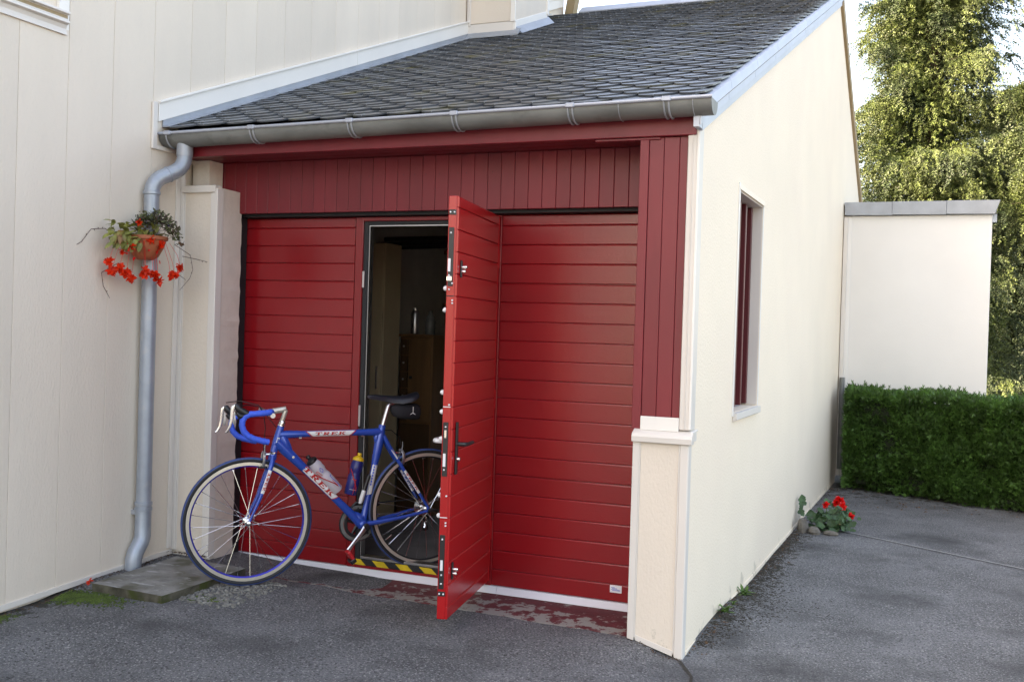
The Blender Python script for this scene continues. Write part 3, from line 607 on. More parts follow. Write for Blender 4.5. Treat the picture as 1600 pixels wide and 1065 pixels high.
HS = [(XL - .095, 2.895), (XL + .030, 2.884), (XL + .032, 2.872), (XL + .014, 2.868), (XL + .014, 2.846), (XL + .028, 2.838), (XL + .030, 2.826), (XL + .010, 2.820), (XL + .004, 2.80), (XL + .010, 2.778), (XL + .012, 2.770), (XL - .002, 2.770), (XL - .095, 2.80)]
mb = MB(); mb.prism([(x, -2.7, z) for x, z in HS], (0, 1.50, 0)); build(mb, 'sill', 'sheet', HWIN, bevel=.001)
build(bx((XL + .0012, -2.7, 2.850), (XL + .0146, -1.203, 2.866)), 'sill_groove', 'brown_trim', HWIN)
# white trim following the roof, notch round the gutter end
def trim_seg(a, b_):
    build(MB().prism([(XL + .0005, a, zr(a) + .052), (XL + .0005, b_, zr(b_) + .052), (XL + .0005, b_, zr(b_) + .155), (XL + .0005, a, zr(a) + .155)], (.014, 0, 0)), 'roof_trim', 'sheet_white', H, bevel=.002)
    build(MB().prism([(XL + .0005, a, zr(a) + .155), (XL + .0005, b_, zr(b_) + .155), (XL + .0005, b_, zr(b_) + .168), (XL + .0005, a, zr(a) + .168)], (.026, 0, 0)), 'trim_lip', 'sheet_white', H, bevel=.002)
trim_seg(-.54, 1.52); trim_seg(1.523, 3.39); trim_seg(4.18, 5.8)
build(bx((XL + .0005, -.585, 2.315), (XL + .016, -.548, 2.575)), 'notch_trim', 'sheet', H, bevel=.003)
build(bx((XL + .0005, -.548, 2.315), (XL + .016, YP + .02, 2.338)), 'notch_trim', 'sheet', H, bevel=.002)
build(bx((XL + .0005, YP - .045, .06), (XL + .012, YP - .012, 2.315)), 'corner_trim', 'sheet', H, bevel=.002)
# bay of the house standing on the roof line
BAY = build(MB().prism([(XL - .3, 3.402, zr(3.40) + .02), (.235, 3.402, zr(3.40) + .02), (.235, 4.16, zr(4.16) + .02), (XL - .3, 4.16, zr(4.16) + .02)], (0, 0, 3.0)), 'bay', 'cladding', H)
build(bx((XL + .001, 3.388, zr(3.4) + .13), (.236, 3.4015, 6.9)), 'panel', 'cladding', BAY, bevel=.002); build(bx((XL - .002, 3.376, zr(3.4) + .11), (XL + .035, 3.3875, 6.9)), 'trim', 'sheet', BAY, bevel=.003)
build(bx((.205, 3.376, zr(3.4) + .12), (.252, 3.3878, 6.9)), 'trim', 'sheet_white', BAY, bevel=.003)
build(MB().prism([(XL, 3.385, zr(3.4) + .03), (.24, 3.385, zr(3.4) + .03), (.24, 3.385, zr(3.4) + .125), (XL, 3.385, zr(3.4) + .125)], (0, .015, 0)), 'skirting', 'sheet', BAY, bevel=.002)
build(MB().prism([(.2365, 3.39, zr(3.39) + .05), (.2365, 4.16, zr(4.16) + .05), (.2365, 4.16, zr(4.16) + .135), (.2365, 3.39, zr(3.39) + .135)], (.014, 0, 0)), 'skirting', 'sheet_white', BAY, bevel=.002)
build(MB().prism([(.2362, 3.40, zr(3.40) + .12), (.2362, 4.14, zr(4.14) + .12), (.2362, 4.14, 6.9), (.2362, 3.40, 6.9)], (.009, 0, 0)), 'panel', 'cladding', BAY); build(bx((.2365, 4.135, zr(4.1) + .12), (.262, 4.17, 6.9)), 'trim', 'sheet_white', BAY, bevel=.003)
build(MB().prism([(XL + .02, 5.82, 4.9), (XL + .12, 5.82, 4.9), (XL + .22, 5.82, 5.5), (XL + .12, 5.82, 5.5)], (0, .12, 0)), 'eaves_bracket', 'brown_trim', H)

# ================================================================== ANNEX
A = thing('annex', 'low white rendered annex with grey zinc coping behind the hedge', 'building', (3.5, 6.4, -.12))
build(bx((XR + .002, 6.40, -.2), (4.228, 9.0, 2.675)), 'wall', 'annex_render', A, bevel=.006)
ax_ = [XR + .012, 3.28, 3.80, 4.25]
for a, b_ in zip(ax_[:-1], ax_[1:]):
    q = .045 if b_ > 4.2 else 0
    build(MB().prism([(a + .001, 6.352, 2.682), (b_ - .001, 6.352, 2.676), (b_ - .001 + q, 6.34, 2.812), (a + .001, 6.34, 2.815)], (0, .05, 0)), 'coping', 'zinc', A, bevel=.002)
build(bx((XR + .012, 6.35, 2.80), (4.29, 9.0, 2.812)), 'coping_top', 'zinc', A)
build(bx((4.230, 6.42, 2.60), (4.27, 6.47, 2.68)), 'coping_bracket', 'zinc', A)
build(bx((XR + .006, 6.365, -.1), (XR + .05, 6.399, 2.66)), 'corner_profile', 'sheet', A, bevel=.004); build(bx((XR + .05, 6.385, -.1), (XR + .085, 6.3995, 2.66)), 'corner_profile', 'sheet_white', A, bevel=.002)
build(MB().tube([(2.845, 6.33, .98), (2.845, 6.33, .02)], .026, 14), 'drain_pipe', 'zinc_gutter', A, smooth=True)
build(MB().tube([(2.83, 6.20, -.075), (2.97, 6.16, -.075)], .042, 14), 'drain_shoe', 'pipe_zinc', A, smooth=True)
#PART2
# ================================================================== INSIDE THE GARAGE
zf = .0205
o = thing('tall_cupboard', 'tall tan panelled cupboard just inside the open wicket', 'cupboard', (.24, 1.1, zf))
build(bx((.08, 1.0, zf), (.38, 1.22, 1.93)), 'carcass', 'tan_panel', o, bevel=.004); build(bx((.085, .985, zf + .05), (.375, .999, 1.92)), 'door', 'tan_panel', o, bevel=.003); build(bx((.34, .975, .95), (.35, .985, 1.10)), 'handle', 'alu', o)
o = thing('wooden_cabinet', 'brown wooden cabinet with drawers inside the doorway', 'cabinet', (.37, 1.7, zf))
build(bx((.235, 1.5, zf), (.50, 1.95, 1.300)), 'carcass', 'wood', o, bevel=.004); build(bx((.225, 1.48, 1.3005), (.51, 1.96, 1.32)), 'top', 'wood', o, bevel=.003)
for k in range(5):
    a = .70 + k * .118; d_ = build(bx((.245, 1.488, a), (.305, 1.499, a + .11)), 'drawer', 'wood_dark', o, bevel=.002); build(MB().ball((.275, 1.48, a + .06), .008), 'knob', 'alu', d_, smooth=True)
build(bx((.312, 1.486, .70), (.49, 1.499, 1.285)), 'door', 'wood', o, bevel=.003); build(bx((.325, 1.478, 1.0), (.345, 1.486, 1.02)), 'latch', 'hardware_black', o); build(bx((.245, 1.486, .06), (.49, 1.499, .68)), 'door', 'wood_dark', o, bevel=.003); build(MB().ball((.47, 1.478, .45), .010), 'knob', 'chrome', o, smooth=True)
o = build(MB().lathe((.285, 1.62, 1.321), [(.030, 0), (.032, .01), (.032, .15), (.026, .165), (.018, .17), (.018, .19)], 18), 'steel_flask', 'alu', smooth=True, loc=(.285, 1.62, 1.321)); tag(o, 'shiny steel flask standing on the wooden cabinet', 'flask')
o = build(MB().lathe((.39, 1.66, 1.321), [(.036, 0), (.038, .012), (.036, .03), (.038, .05), (.036, .07), (.038, .09), (.030, .13), (.014, .15), (.014, .17)], 14), 'oil_can', 'zinc_gutter', smooth=True, loc=(.39, 1.66, 1.321)); tag(o, 'dull ribbed metal can beside the flask on the cabinet', 'can')
o = thing('jerry_can', 'pale plastic canister with loop handle hung at the back of the garage', 'canister', (.32, 2.6, 1.40))
build(MB().prism([(.22, 2.56, 1.40), (.34, 2.56, 1.36), (.42, 2.56, 1.58), (.40, 2.56, 1.72), (.22, 2.56, 1.66)], (0, .12, 0)), 'body', 'canister', o, bevel=.02, seg=2); build(MB().tube([(.30, 2.6, 1.70), (.29, 2.6, 1.80), (.32, 2.6, 1.85), (.37, 2.6, 1.85), (.40, 2.6, 1.80), (.40, 2.6, 1.70)], .016, 8), 'handle', 'canister', o, smooth=True)
o = build(MB().add([(.30 + .16 * i / 6 + .01 * math.sin(i * 2.1), 2.3 + .02 * math.cos(i * 2.6), 1.25 - .42 * j / 4) for j in range(5) for i in range(7)], [(j * 7 + i, j * 7 + i + 1, j * 7 + i + 8, j * 7 + i + 7) for j in range(4) for i in range(6)]), 'hanging_cloth', 'blue_cloth', smooth=True, loc=(.38, 2.3, .83)); tag(o, 'dark blue cloth hanging behind the wooden cabinet', 'cloth')
md = o.modifiers.new('solid', 'SOLIDIFY'); md.thickness = .006
o = thing('chest_freezer', 'grey white chest freezer at the back of the garage', 'freezer', (.7, 2.4, zf))
build(bx((.30, 2.2, zf), (1.4, 2.8, .86)), 'body', 'appliance', o, bevel=.012); build(bx((.295, 2.19, .865), (1.405, 2.81, .94)), 'lid', 'appliance', o, bevel=.012)
for k in range(4):
    x = .455 + .062 * k; t_ = thing('screwdriver', ['leftmost', 'second', 'third', 'rightmost'][k] + ' of four dark handled screwdrivers standing in a rack inside', 'screwdriver', (x, 1.82, .70), 'tools in the rack')
    build(MB().lathe((x, 1.82, .70), [(.012, 0), (.017, .02), (.017, .09), (.013, .11), (.006, .118)], 10), 'grip', 'hardware_black', t_, smooth=True); build(MB().lathe((x, 1.82, .56), [(.004, 0), (.004, .14)], 8), 'shaft', 'chrome', t_)
o = build(MB().box((.43, 1.79, .615), (.70, 1.85, .65)).box((.43, 1.84, .02), (.46, 1.87, .64)).box((.67, 1.84, .02), (.70, 1.87, .64)), 'tool_rack', 'wood_dark', bevel=.003, loc=(.56, 1.82, .02)); tag(o, 'low dark wooden tool rack holding the screwdrivers', 'rack')
mb = MB()
o = thing('wall_shelf', 'dark wooden shelf board with boxes on the back wall of the garage', 'shelf', (.2, 3.0, 1.55))
build(bx((-.14, 2.9, 1.55), (1.2, 3.2, 1.58)), 'board', 'wood', o, bevel=.003); build(bx((-.14, 2.9, 2.0), (1.2, 3.2, 2.03)), 'board', 'wood', o, bevel=.003)
for i, (x0, w_, h_, m_) in enumerate(((-.10, .18, .20, 'tan_panel'), (.12, .10, .14, 'wood'), (.26, .16, .24, 'appliance'), (.5, .2, .17, 'canister'), (.75, .15, .22, 'blue_cloth'))):
    for zz_ in (1.581, 2.031):
        q_ = build(bx((x0, 2.93, zz_), (x0 + w_ * (1 if zz_ < 2 else .8), 3.15, zz_ + h_ * (1 if zz_ < 2 else .7))), 'storage_box', m_, bevel=.006, loc=(x0 + w_ / 2, 3.0, zz_)); tag(q_, ['tan', 'brown', 'grey', 'pale', 'blue'][i] + (' storage box on the lower shelf inside the garage' if zz_ < 2 else ' storage box on the upper shelf inside the garage'), 'box', 'boxes on the garage shelf')
o = thing('ceiling_pipes', 'dark pipes running under the garage ceiling', 'pipes', (.6, 1.9, 2.0))
for k in range(4): build(MB().tube([(-.1, 1.7 + .12 * k, 1.98 + .05 * (k % 2)), (1.6, 1.75 + .12 * k, 2.02 + .04 * (k % 2))], .018, 8), 'pipe', 'hardware_black', o, smooth=True)

# ================================================================== BICYCLE
BA = math.radians(50); UD = Vector((math.cos(BA), math.sin(BA), 0)); WD = Vector((math.sin(BA), -math.cos(BA), 0)); F0 = Vector((.556, -.655, 0))
def B(u, v, w=0.): return F0 + UD * u + WD * w + Z * v
SA = math.radians(-5); SU = UD.copy(); SU.rotate(Matrix.Rotation(SA, 3, 'Z')); SWD = WD.copy(); SWD.rotate(Matrix.Rotation(SA, 3, 'Z')); SP = B(.135, 0)
def S(u, v, w=0.): return SP + SU * (u - .135) + SWD * w + Z * v       # steered front end
BK = thing('bicycle', 'blue road racing bicycle parked half way through the open wicket', 'bicycle', B(.5, 0))
def tb(name, pts, r, m, parent=BK, n=12, fn=B, **k): return build(MB().tube([fn(*p) for p in pts], r, n, **k), name, m, parent, smooth=True)
# frame: tubes flare at the joints
mb = MB()
def lerp(a, b, t): return tuple(x + (y - x) * t for x, y in zip(a, b))
def ftube(a, b, rs, n=14, sx=1.0):
    k = len(rs); mb.tube([B(*lerp(a, b, i / (k - 1))) for i in range(k)], rs, n, sx, up=WD)
ftube((.1605, .832, 0), (.1235, .694, 0), [.0185, .0195, .0205, .0205, .0195, .0185])
ftube((.150, .785, 0), (.722, .790, 0), [.022, .0215, .0175, .0168, .0165, .0165, .0165, .0175, .020, .023])
ftube((.137, .750, 0), (.624, .283, 0), [.027, .029, .025, .0215, .0205, .0205, .0205, .0215, .024, .029])
mb.tube([B(.160, .790), B(.172, .760), B(.192, .722), B(.22, .68)], [.016, .026, .026, .012], 14)      # web between head tube and down tube
ftube((.724, .822, 0), (.624, .283, 0), [.0190, .0245, .0255, .0225, .0180, .0155, .0155, .0155, .0165, .019, .024])
mb.tube([B(.700, .785), B(.690, .760), B(.692, .730)], [.012, .017, .010], 12)
mb.lathe(B(.624, .287, -.036), [(.017, 0), (.0225, .004), (.024, .036), (.0225, .068), (.017, .072)], 18, WD)
mb.tube([B(.575, .350), B(.600, .325), B(.620, .310), B(.630, .345)], [.012, .027, .029, .012], 12)
for s_ in (-1, 1):
    mb.tube([B(.729, .770, s_ * .010), B(.760, .712, s_ * .017), B(.85, .575, s_ * .028), B(.94, .440, s_ * .052), B(.990, .362, s_ * .062)], [.0125, .0125, .0098, .0085, .0075], 10)
    mb.tube([B(.640, .290, s_ * .020), B(.72, .300, s_ * .030), B(.85, .322, s_ * .046), B(.985, .350, s_ * .062)], [.0145, .0125, .0105, .0075], 10)
    mb.tube([B(.978, .352, s_ * .062), B(1.0, .358, s_ * .062)], [.009, .010], 8)
FR = build(mb, 'frame', 'bike_blue', BK, smooth=True)
# decals: white bands with red outline and lettering wrapped on the tube side
LET = {'T': [[(0, .8), (1, .8), (1, 1), (0, 1)], [(0, .62), (.13, .62), (.13, .8), (0, .8)], [(.87, .62), (1, .62), (1, .8), (.87, .8)], [(.36, .15), (.64, .15), (.64, .8), (.36, .8)], [(.22, 0), (.78, 0), (.78, .15), (.22, .15)]],
       'R': [[(.12, .15), (.38, .15), (.38, .85), (.12, .85)], [(0, 0), (.48, 0), (.48, .15), (0, .15)], [(0, .85), (.8, .85), (.8, 1), (0, 1)], [(.64, .55), (.92, .6), (.92, .9), (.64, .85)], [(.38, .42), (.75, .42), (.9, .58), (.38, .58)], [(.40, .42), (.68, .42), (.98, 0), (.70, 0)], [(.74, 0), (1.06, 0), (1.06, .14), (.74, .14)]],
       'E': [[(.12, .15), (.38, .15), (.38, .85), (.12, .85)], [(0, 0), (1, 0), (1, .16), (0, .16)], [(0, .84), (.96, .84), (.96, 1), (0, 1)], [(.38, .42), (.7, .42), (.7, .58), (.38, .58)], [(.86, .16), (1, .16), (1, .34), (.86, .34)], [(.83, .66), (.96, .66), (.96, .84), (.83, .84)], [(.6, .34), (.72, .34), (.72, .66), (.6, .66)]],
       'K': [[(.12, .15), (.38, .15), (.38, .85), (.12, .85)], [(0, 0), (.48, 0), (.48, .15), (0, .15)], [(0, .85), (.48, .85), (.48, 1), (0, 1)], [(.38, .40), (.58, .52), (.95, .88), (.66, .88)], [(.6, .86), (1.04, .86), (1.04, 1), (.6, 1)], [(.44, .52), (.64, .6), (1.0, .13), (.70, .13)], [(.66, 0), (1.08, 0), (1.08, .14), (.66, .14)]]}
def wrapmap(a, b, r, fn=B, side=1):
    A, Bq = fn(*a), fn(*b); d = (Bq - A); Ln = d.length; d = d.normalized(); wv = (SWD if fn is S else WD) * side; wv = (wv - d * wv.dot(d)).normalized(); up = wv.cross(d) if side > 0 else d.cross(wv)
    if up.z < 0: up = -up
    def f(s_, h, lift=.0008):
        rad = (r(s_ / Ln) if callable(r) else r) + lift; th_ = max(-1.5, min(1.5, h / rad)); return A + d * s_ + wv * rad * math.cos(th_) + up * rad * math.sin(th_)
    return f, Ln
def band(name, f, s0, s1, h0, h1, m, lift, skew=0., parent=FR, ns=10, nh=6):
    mbb = MB(); vs = []
    for i in range(ns + 1):
        for j in range(nh + 1):
            h = h0 + (h1 - h0) * j / nh; sk = skew * (h - h0) / max(1e-6, h1 - h0) if h1 > h0 else 0
            a0, a1 = s0 - skew * (j / nh - .5), s1 + skew * (j / nh - .5); vs.append(f(a0 + (a1 - a0) * i / ns, h, lift))
    mbb.add(vs, [(i * (nh + 1) + j, i * (nh + 1) + j + 1, (i + 1) * (nh + 1) + j + 1, (i + 1) * (nh + 1) + j) for i in range(ns) for j in range(nh)])
    return build(mbb, name, m, parent, smooth=True)
def word(txt, f, s0, size, asp, h0, m, lift=.0022, ital=.18, parent=FR, flip=False, gap=.2):
    mbb = MB(); x = s0
    for ch in txt:
        for q in LET[ch]:
            vs = []; nsub = 3                       # split strokes so that they follow the tube
            (x0, y0), (x1, y1), (x2, y2), (x3, y3) = q
            for j in range(nsub + 1):
                t = j / nsub; L_ = (x0 + (x3 - x0) * t, y0 + (y3 - y0) * t); R_ = (x1 + (x2 - x1) * t, y1 + (y2 - y1) * t)
                for (xx, yy) in (L_, R_):
                    ss = x + (xx + ital * yy) * size * asp; vs.append(f(ss, h0 + (yy - .5) * size * (-1 if flip else 1), lift))
            mbb.add(vs, [(2 * j, 2 * j + 1, 2 * j + 3, 2 * j + 2) for j in range(nsub)])
        x += size * asp * (1 + gap)
    return build(mbb, 'lettering', m, parent)
fT, _ = wrapmap((.150, .785, 0), (.722, .790, 0), .0172)
band('decal', fT, .155, .405, -.0165, .0165, 'decal_red', .0006, .035); band('decal', fT, .163, .397, -.0150, .0155, 'decal_white', .0012, .035)
word('TREK', fT, .188, .0175, 2.05, .001, 'decal_red')
fD, LD_ = wrapmap((.137, .750, 0), (.624, .283, 0), .0205)
band('decal', fD, .190, .452, -.020, .022, 'decal_red', .0008, .02); band('decal', fD, .196, .446, -.0185, .019, 'decal_white', .0014, .02)
word('TREK', fD, .200, .027, 1.78, .0025, 'decal_red', .0024)
fS, _ = wrapmap((.624, .283, 0), (.724, .822, 0), lambda t: .0170)
band('decal', fS, .17, .385, -.016, .017, 'decal_white', .0012, .012); band('decal', fS, .385, .390, -.016, .017, 'decal_red', .0013, .012)
mbx = MB()
for k in range(9):
    s_ = .22 + .016 * k; mbx.add([fS(s_, .001, .0026), fS(s_ + .011, .001, .0026), fS(s_ + .011, .009, .0026), fS(s_, .009, .0026)], [(0, 1, 2, 3)])
build(mbx, 'small_print', 'tape_blue', FR)
for s_ in (1, -1):
    fY, _ = wrapmap((.85, .575, .028 * s_), (.94, .440, .052 * s_), .0095); band('decal', fY, .0, .150, -.0085, .0085, 'decal_white', .0008); word('TREK', fY, .012, .0105, 2.4, 0, 'decal_red' if s_ > 0 else 'bike_blue', .0016)
fZ, _ = wrapmap((.760, .712, .017), (.85, .575, .028), .0108); band('decal', fZ, .01, .085, -.004, .005, 'decal_white', .0008)
fH, _ = wrapmap((.1235, .694, 0), (.1605, .832, 0), .0203); band('head_badge', fH, .052, .080, -.006, .007, 'decal_white', .0008); band('head_badge', fH, .058, .074, -.003, .004, 'bike_blue', .0014)
# fork
mb = MB(); mb.tube([S(.1225, .690), S(.1175, .655)], [.0195, .024], 14)
for s_ in (-1, 1):
    mb.tube([S(.119, .668, s_ * .010), S(.113, .640, s_ * .031), S(.095, .58, s_ * .040), S(.056, .462, s_ * .045), S(.018, .374, s_ * .047), S(.002, .334, s_ * .048)], [.019, .0185, .0165, .0125, .0095, .008], 12, .75)
FK = build(mb, 'fork', 'bike_blue', BK, smooth=True)
fF, _ = wrapmap((.098, .595, .040), (.060, .475, .045), lambda t: .0165 - .003 * t, S); band('decal', fF, -.01, .115, -.009, .010, 'decal_white', .0012, parent=FK)
word('TREK', fF, .002, .013, 1.6, 0, 'decal_red', .0026, parent=FK)
build(MB().ring(S(.1228, .690), SU * .26 + Z * -.96, [(.018, -.006), (.0225, -.004), (.0225, .004), (.018, .006)], 20), 'headset', 'chrome', BK, smooth=True)
build(MB().lathe(B(.160, .830), [(.020, 0), (.020, .006), (.0165, .010), (.0175, .024), (.014, .030)], 16, Z * .965 + UD * .26), 'headset', 'chrome', BK, smooth=True)
# stem, handlebar
tb('stem', [(.160, .845), (.181, .912), (.178, .920), (.160, .916), (.085, .902)], [.0118, .0128, .0150, .0160, .0155], 'rim_silver', fn=S, n=14)
BW = .205; u0 = -.034
def drop(s_):
    return [(a_, b_ + .10 * c_, c_) for a_, b_, c_ in [(.083, .902, s_ * .02), (.083, .902, s_ * .12), (.080, .901, s_ * (BW - .035)), (.066, .899, s_ * (BW - .008)), (.040, .896, s_ * BW), (.003 + u0, .890, s_ * BW), (-.022 + u0, .878, s_ * BW), (-.034 + u0, .858, s_ * BW), (-.036 + u0, .832, s_ * BW), (-.026 + u0, .803, s_ * BW), (-.004 + u0, .780, s_ * BW), (.026 + u0, .766, s_ * BW), (.062 + u0, .756, s_ * BW), (.100 + u0, .748, s_ * BW)]]
HB = build(MB().tube([S(.083, .902, -.20), S(.083, .902, .20)], .0128, 12), 'handlebar', 'alu', BK, smooth=True)
for s_ in (-1, 1):
    p = drop(s_)[1:]; pts = []; rs = []
    for i in range(len(p) - 1):
        for k in range(3): pts.append(S(*lerp(p[i], p[i + 1], k / 3))); rs.append(.0150 + .0011 * ((len(pts)) % 2))
    pts.append(S(*p[-1])); rs.append(.0150); build(MB().tube(pts, rs, 12), 'bar_tape', 'tape_blue', HB, smooth=True)
    q = lambda u, v, w=0: S(u + u0, v + .10 * s_ * BW, s_ * (BW + w))
    build(MB().tube([q(-.004, .886), q(-.030, .900), q(-.055, .916), q(-.066, .934), q(-.070, .942)], [.0165, .0185, .0170, .0150, .007], 12, .8), 'brake_hood', 'black_plastic', HB, smooth=True)
    build(MB().tube([q(-.025, .880), q(-.048, .880), q(-.060, .895)], [.012, .014, .010], 10), 'brake_hood', 'black_plastic', HB, smooth=True)
    build(MB().tube([q(-.068, .934), q(-.082, .925, .002), q(-.086, .90, .003), q(-.088, .865, .004), q(-.095, .83, .005), q(-.108, .805, .006), q(-.118, .800, .006)], [.010, .011, .0095, .0085, .0075, .006, .004], 8, .55), 'brake_lever', 'chrome', HB, smooth=True)
    build(MB().tube([q(-.075, .905, -.012), q(-.074, .875, -.012), q(-.074, .852, -.012), q(-.072, .838, -.012)], [.006, .0075, .010, .005], 8, .6), 'shift_paddle', 'alu', HB, smooth=True)
    tb('brake_cable', [(-.066 + u0, .937, s_ * BW), (-.05, .955, s_ * (BW - .03)), (.03, .94, s_ * .10), (.06, .90, s_ * .05), (.075, .82, s_ * .02), (.070, .73, s_ * .006), (.078, .668, 0)] if s_ > 0 else [(-.066 + u0, .937, s_ * BW), (-.03, .95, s_ * (BW - .04)), (.06, .93, s_ * .12), (.10, .87, s_ * .06), (.14, .82, s_ * .03), (.2, .775, -.02)], .0026, 'black_plastic', n=6, fn=S)
# wheels
def wheel(name, c, ax, ru, steer, front):
    W = build(MB().ring(c, ax, [(.3345 - .0135 + .0125 * math.cos(t) * 1.05, .0118 * math.sin(t)) for t in [2 * PI * i / 12 for i in range(12)]], 72), name, 'tyre_black', BK, smooth=True)
    build(MB().ring(c, ax, [(.3215 + .0138 * math.cos(t), .0130 * math.sin(t)) for t in [-1.15 + 2.3 * i / 8 for i in range(9)]] + [(.3215, 0)], 72), 'tread', 'tyre_blue', W, smooth=True)
    build(MB().ring(c, ax, [(.310, -.0095), (.310, .0095), (.2935, .0098), (.2935, -.0098)], 72), 'rim', 'rim_silver', W, smooth=False)
    build(MB().ring(c, ax, [(.2933, -.0094), (.2933, .0094), (.2855, .0045), (.2855, -.0045)], 72), 'rim_inner', 'rim_blue' if front else 'hardware_black', W, smooth=False)
    build(MB().lathe(c - ax * .05, [(.004, 0), (.0045, .012), (.010, .014), (.0195, .017), (.0195, .021), (.010, .026), (.009, .05), (.010, .074), (.0195, .079), (.0195, .083), (.012, .086), (.0085, .09), (.008, .102), (.004, .104)], 20, ax), 'hub', 'chrome', W, smooth=True)
    k = (Vector((0, 0, 1)) - ax * ax.z).normalized(); h_ = ax.cross(k); N_ = 28
    for i in range(N_):
        s_ = 1 if i % 2 else -1; t0 = 2 * PI * i / N_ + .07; lean = .95 * (1 if (i // 2) % 2 else -1)
        hub = c + ax * s_ * .031 + (k * math.cos(t0 + lean) + h_ * math.sin(t0 + lean)) * .019; rim = c + (k * math.cos(t0) + h_ * math.sin(t0)) * .287
        build(MB().tube([hub, rim], .0014, 4, cap=False), 'spoke', 'chrome', W)
        build(MB().tube([rim, rim + (hub - rim).normalized() * .013], .0021, 5), 'nipple', 'chrome', W)
    vt = c + (k * math.cos(2.2) + h_ * math.sin(2.2)) * .285; build(MB().tube([vt, vt + (c - vt).normalized() * .045], .0028, 6), 'valve', 'chrome', W)
    return W
FH = S(.0, .3335); wheel('front_wheel', FH, SWD, SU, True, True)
RH = B(.991, .3565); wheel('rear_wheel', RH, WD, UD, False, False)
build(MB().tube([FH + SWD * .058, FH + SWD * .064, FH + SWD * .068], [.010, .012, .006], 12), 'quick_release', 'chrome', BK, smooth=True)
build(MB().tube([RH + WD * .07, RH + WD * .078, RH + WD * .08 + UD * .05], [.010, .010, .005], 10), 'quick_release', 'hardware_black', BK, smooth=True)
# drivetrain on the far side
build(MB().ring(B(.612, .284, -.047), WD, [(.096, -.002), (.100, -.001), (.100, .001), (.096, .002), (.080, .002), (.080, -.002)], 60), 'chainring', 'zinc_gutter', BK)
build(MB().ring(B(.612, .284, -.040), WD, [(.076, -.002), (.079, -.001), (.079, .001), (.076, .002), (.062, .002), (.062, -.002)], 48), 'chainring', 'hardware_black', BK)
mbx = MB()
for i in range(52):
    t = 2 * PI * i / 52; c_ = B(.612, .284, -.047) + UD * .1015 * math.cos(t) + Z * .1015 * math.sin(t); mbx.obox(c_, UD * math.cos(t) + Z * math.sin(t), -UD * math.sin(t) + Z * math.cos(t), WD, .0028, .0024, .0012)
build(mbx, 'chainring_teeth', 'chrome', BK, kind='stuff')
for i in range(5):
    t = 2 * PI * i / 5 + .4; build(MB().tube([B(.620, .286, -.047), B(.620, .286, -.047) + UD * .086 * math.cos(t) + Z * .086 * math.sin(t)], [.012, .007], 8, .5), 'spider_arm', 'hardware_black', BK, smooth=True)
ce = (.514, .158); 
build(MB().tube([B(.624, .285, .062), B(.60, .258, .074), B(.54, .190, .080), B(ce[0], ce[1], .082)], [.017, .014, .0105, .0125], 12, .6), 'crank_arm', 'alu', BK, smooth=True)
build(MB().lathe(B(.624, .285, .060), [(.017, 0), (.017, .012), (.013, .016), (.013, .020)], 14, WD), 'crank_bolt', 'hardware_black', BK, smooth=True)
build(MB().tube([B(.624, .285, -.055), B(.65, .31, -.068), B(.734, .412, -.075)], [.016, .012, .0105], 12, .6), 'crank_arm', 'alu', BK, smooth=True)
def pedal(u, v, w, s_):
    P_ = build(MB().tube([B(u, v, w), B(u, v, w + s_ * .07)], .009, 10), 'pedal', 'hardware_black', BK, smooth=True)
    build(MB().obox(B(u + .004, v - .012, w + s_ * .045), UD * .55 - Z * .83, UD * .83 + Z * .55, WD, .034, .010, .030), 'pedal_cage', 'pedal_red', P_, bevel=.004)
    build(MB().obox(B(u + .012, v - .036, w + s_ * .045), UD * .55 - Z * .83, UD * .83 + Z * .55, WD, .012, .016, .033), 'pedal_clip', 'hardware_black', P_, bevel=.004)
    build(MB().obox(B(u + .016, v - .052, w + s_ * .045), UD, Z, WD, .006, .005, .012), 'cleat', 'bottle_yellow', P_, bevel=.001)
pedal(ce[0], ce[1], .088, 1); pedal(.734, .412, -.082, -1)
for r_, w_ in ((.048, -.038), (.042, -.032), (.036, -.026), (.030, -.020)): build(MB().ring(RH + WD * (w_ - .006), WD, [(r_, -.001), (r_, .001), (r_ - .010, .001), (r_ - .010, -.001)], 30), 'sprocket', 'chrome', BK)
ch = [(.612 + .101 * math.cos(t), .284 + .101 * math.sin(t), -.047) for t in [PI / 2 + PI * i / 14 for i in range(15)]]
tb('chain', [(.985, .404, -.044), (.80, .395, -.046)] + ch + [(.80, .225, -.047), (1.00, .222, -.046), (1.018, .240, -.046), (1.015, .285, -.045), (1.00, .310, -.044)], .0042, 'hardware_black', n=5)
tb('rear_derailleur', [(1.002, .345, -.062), (1.026, .315, -.062), (1.022, .270, -.055), (1.012, .235, -.050)], [.010, .013, .010, .012], 'chrome', n=8)
for v_ in (.292, .236): build(MB().ring(B(1.016, v_, -.046), WD, [(.019, -.003), (.019, .003), (.008, .003), (.008, -.003)], 16), 'jockey_wheel', 'hardware_black', BK)
tb('front_derailleur', [(.650, .395, -.01), (.632, .398, -.035), (.600, .398, -.046), (.575, .372, -.048)], [.009, .010, .007, .006], 'hardware_black', n=8)
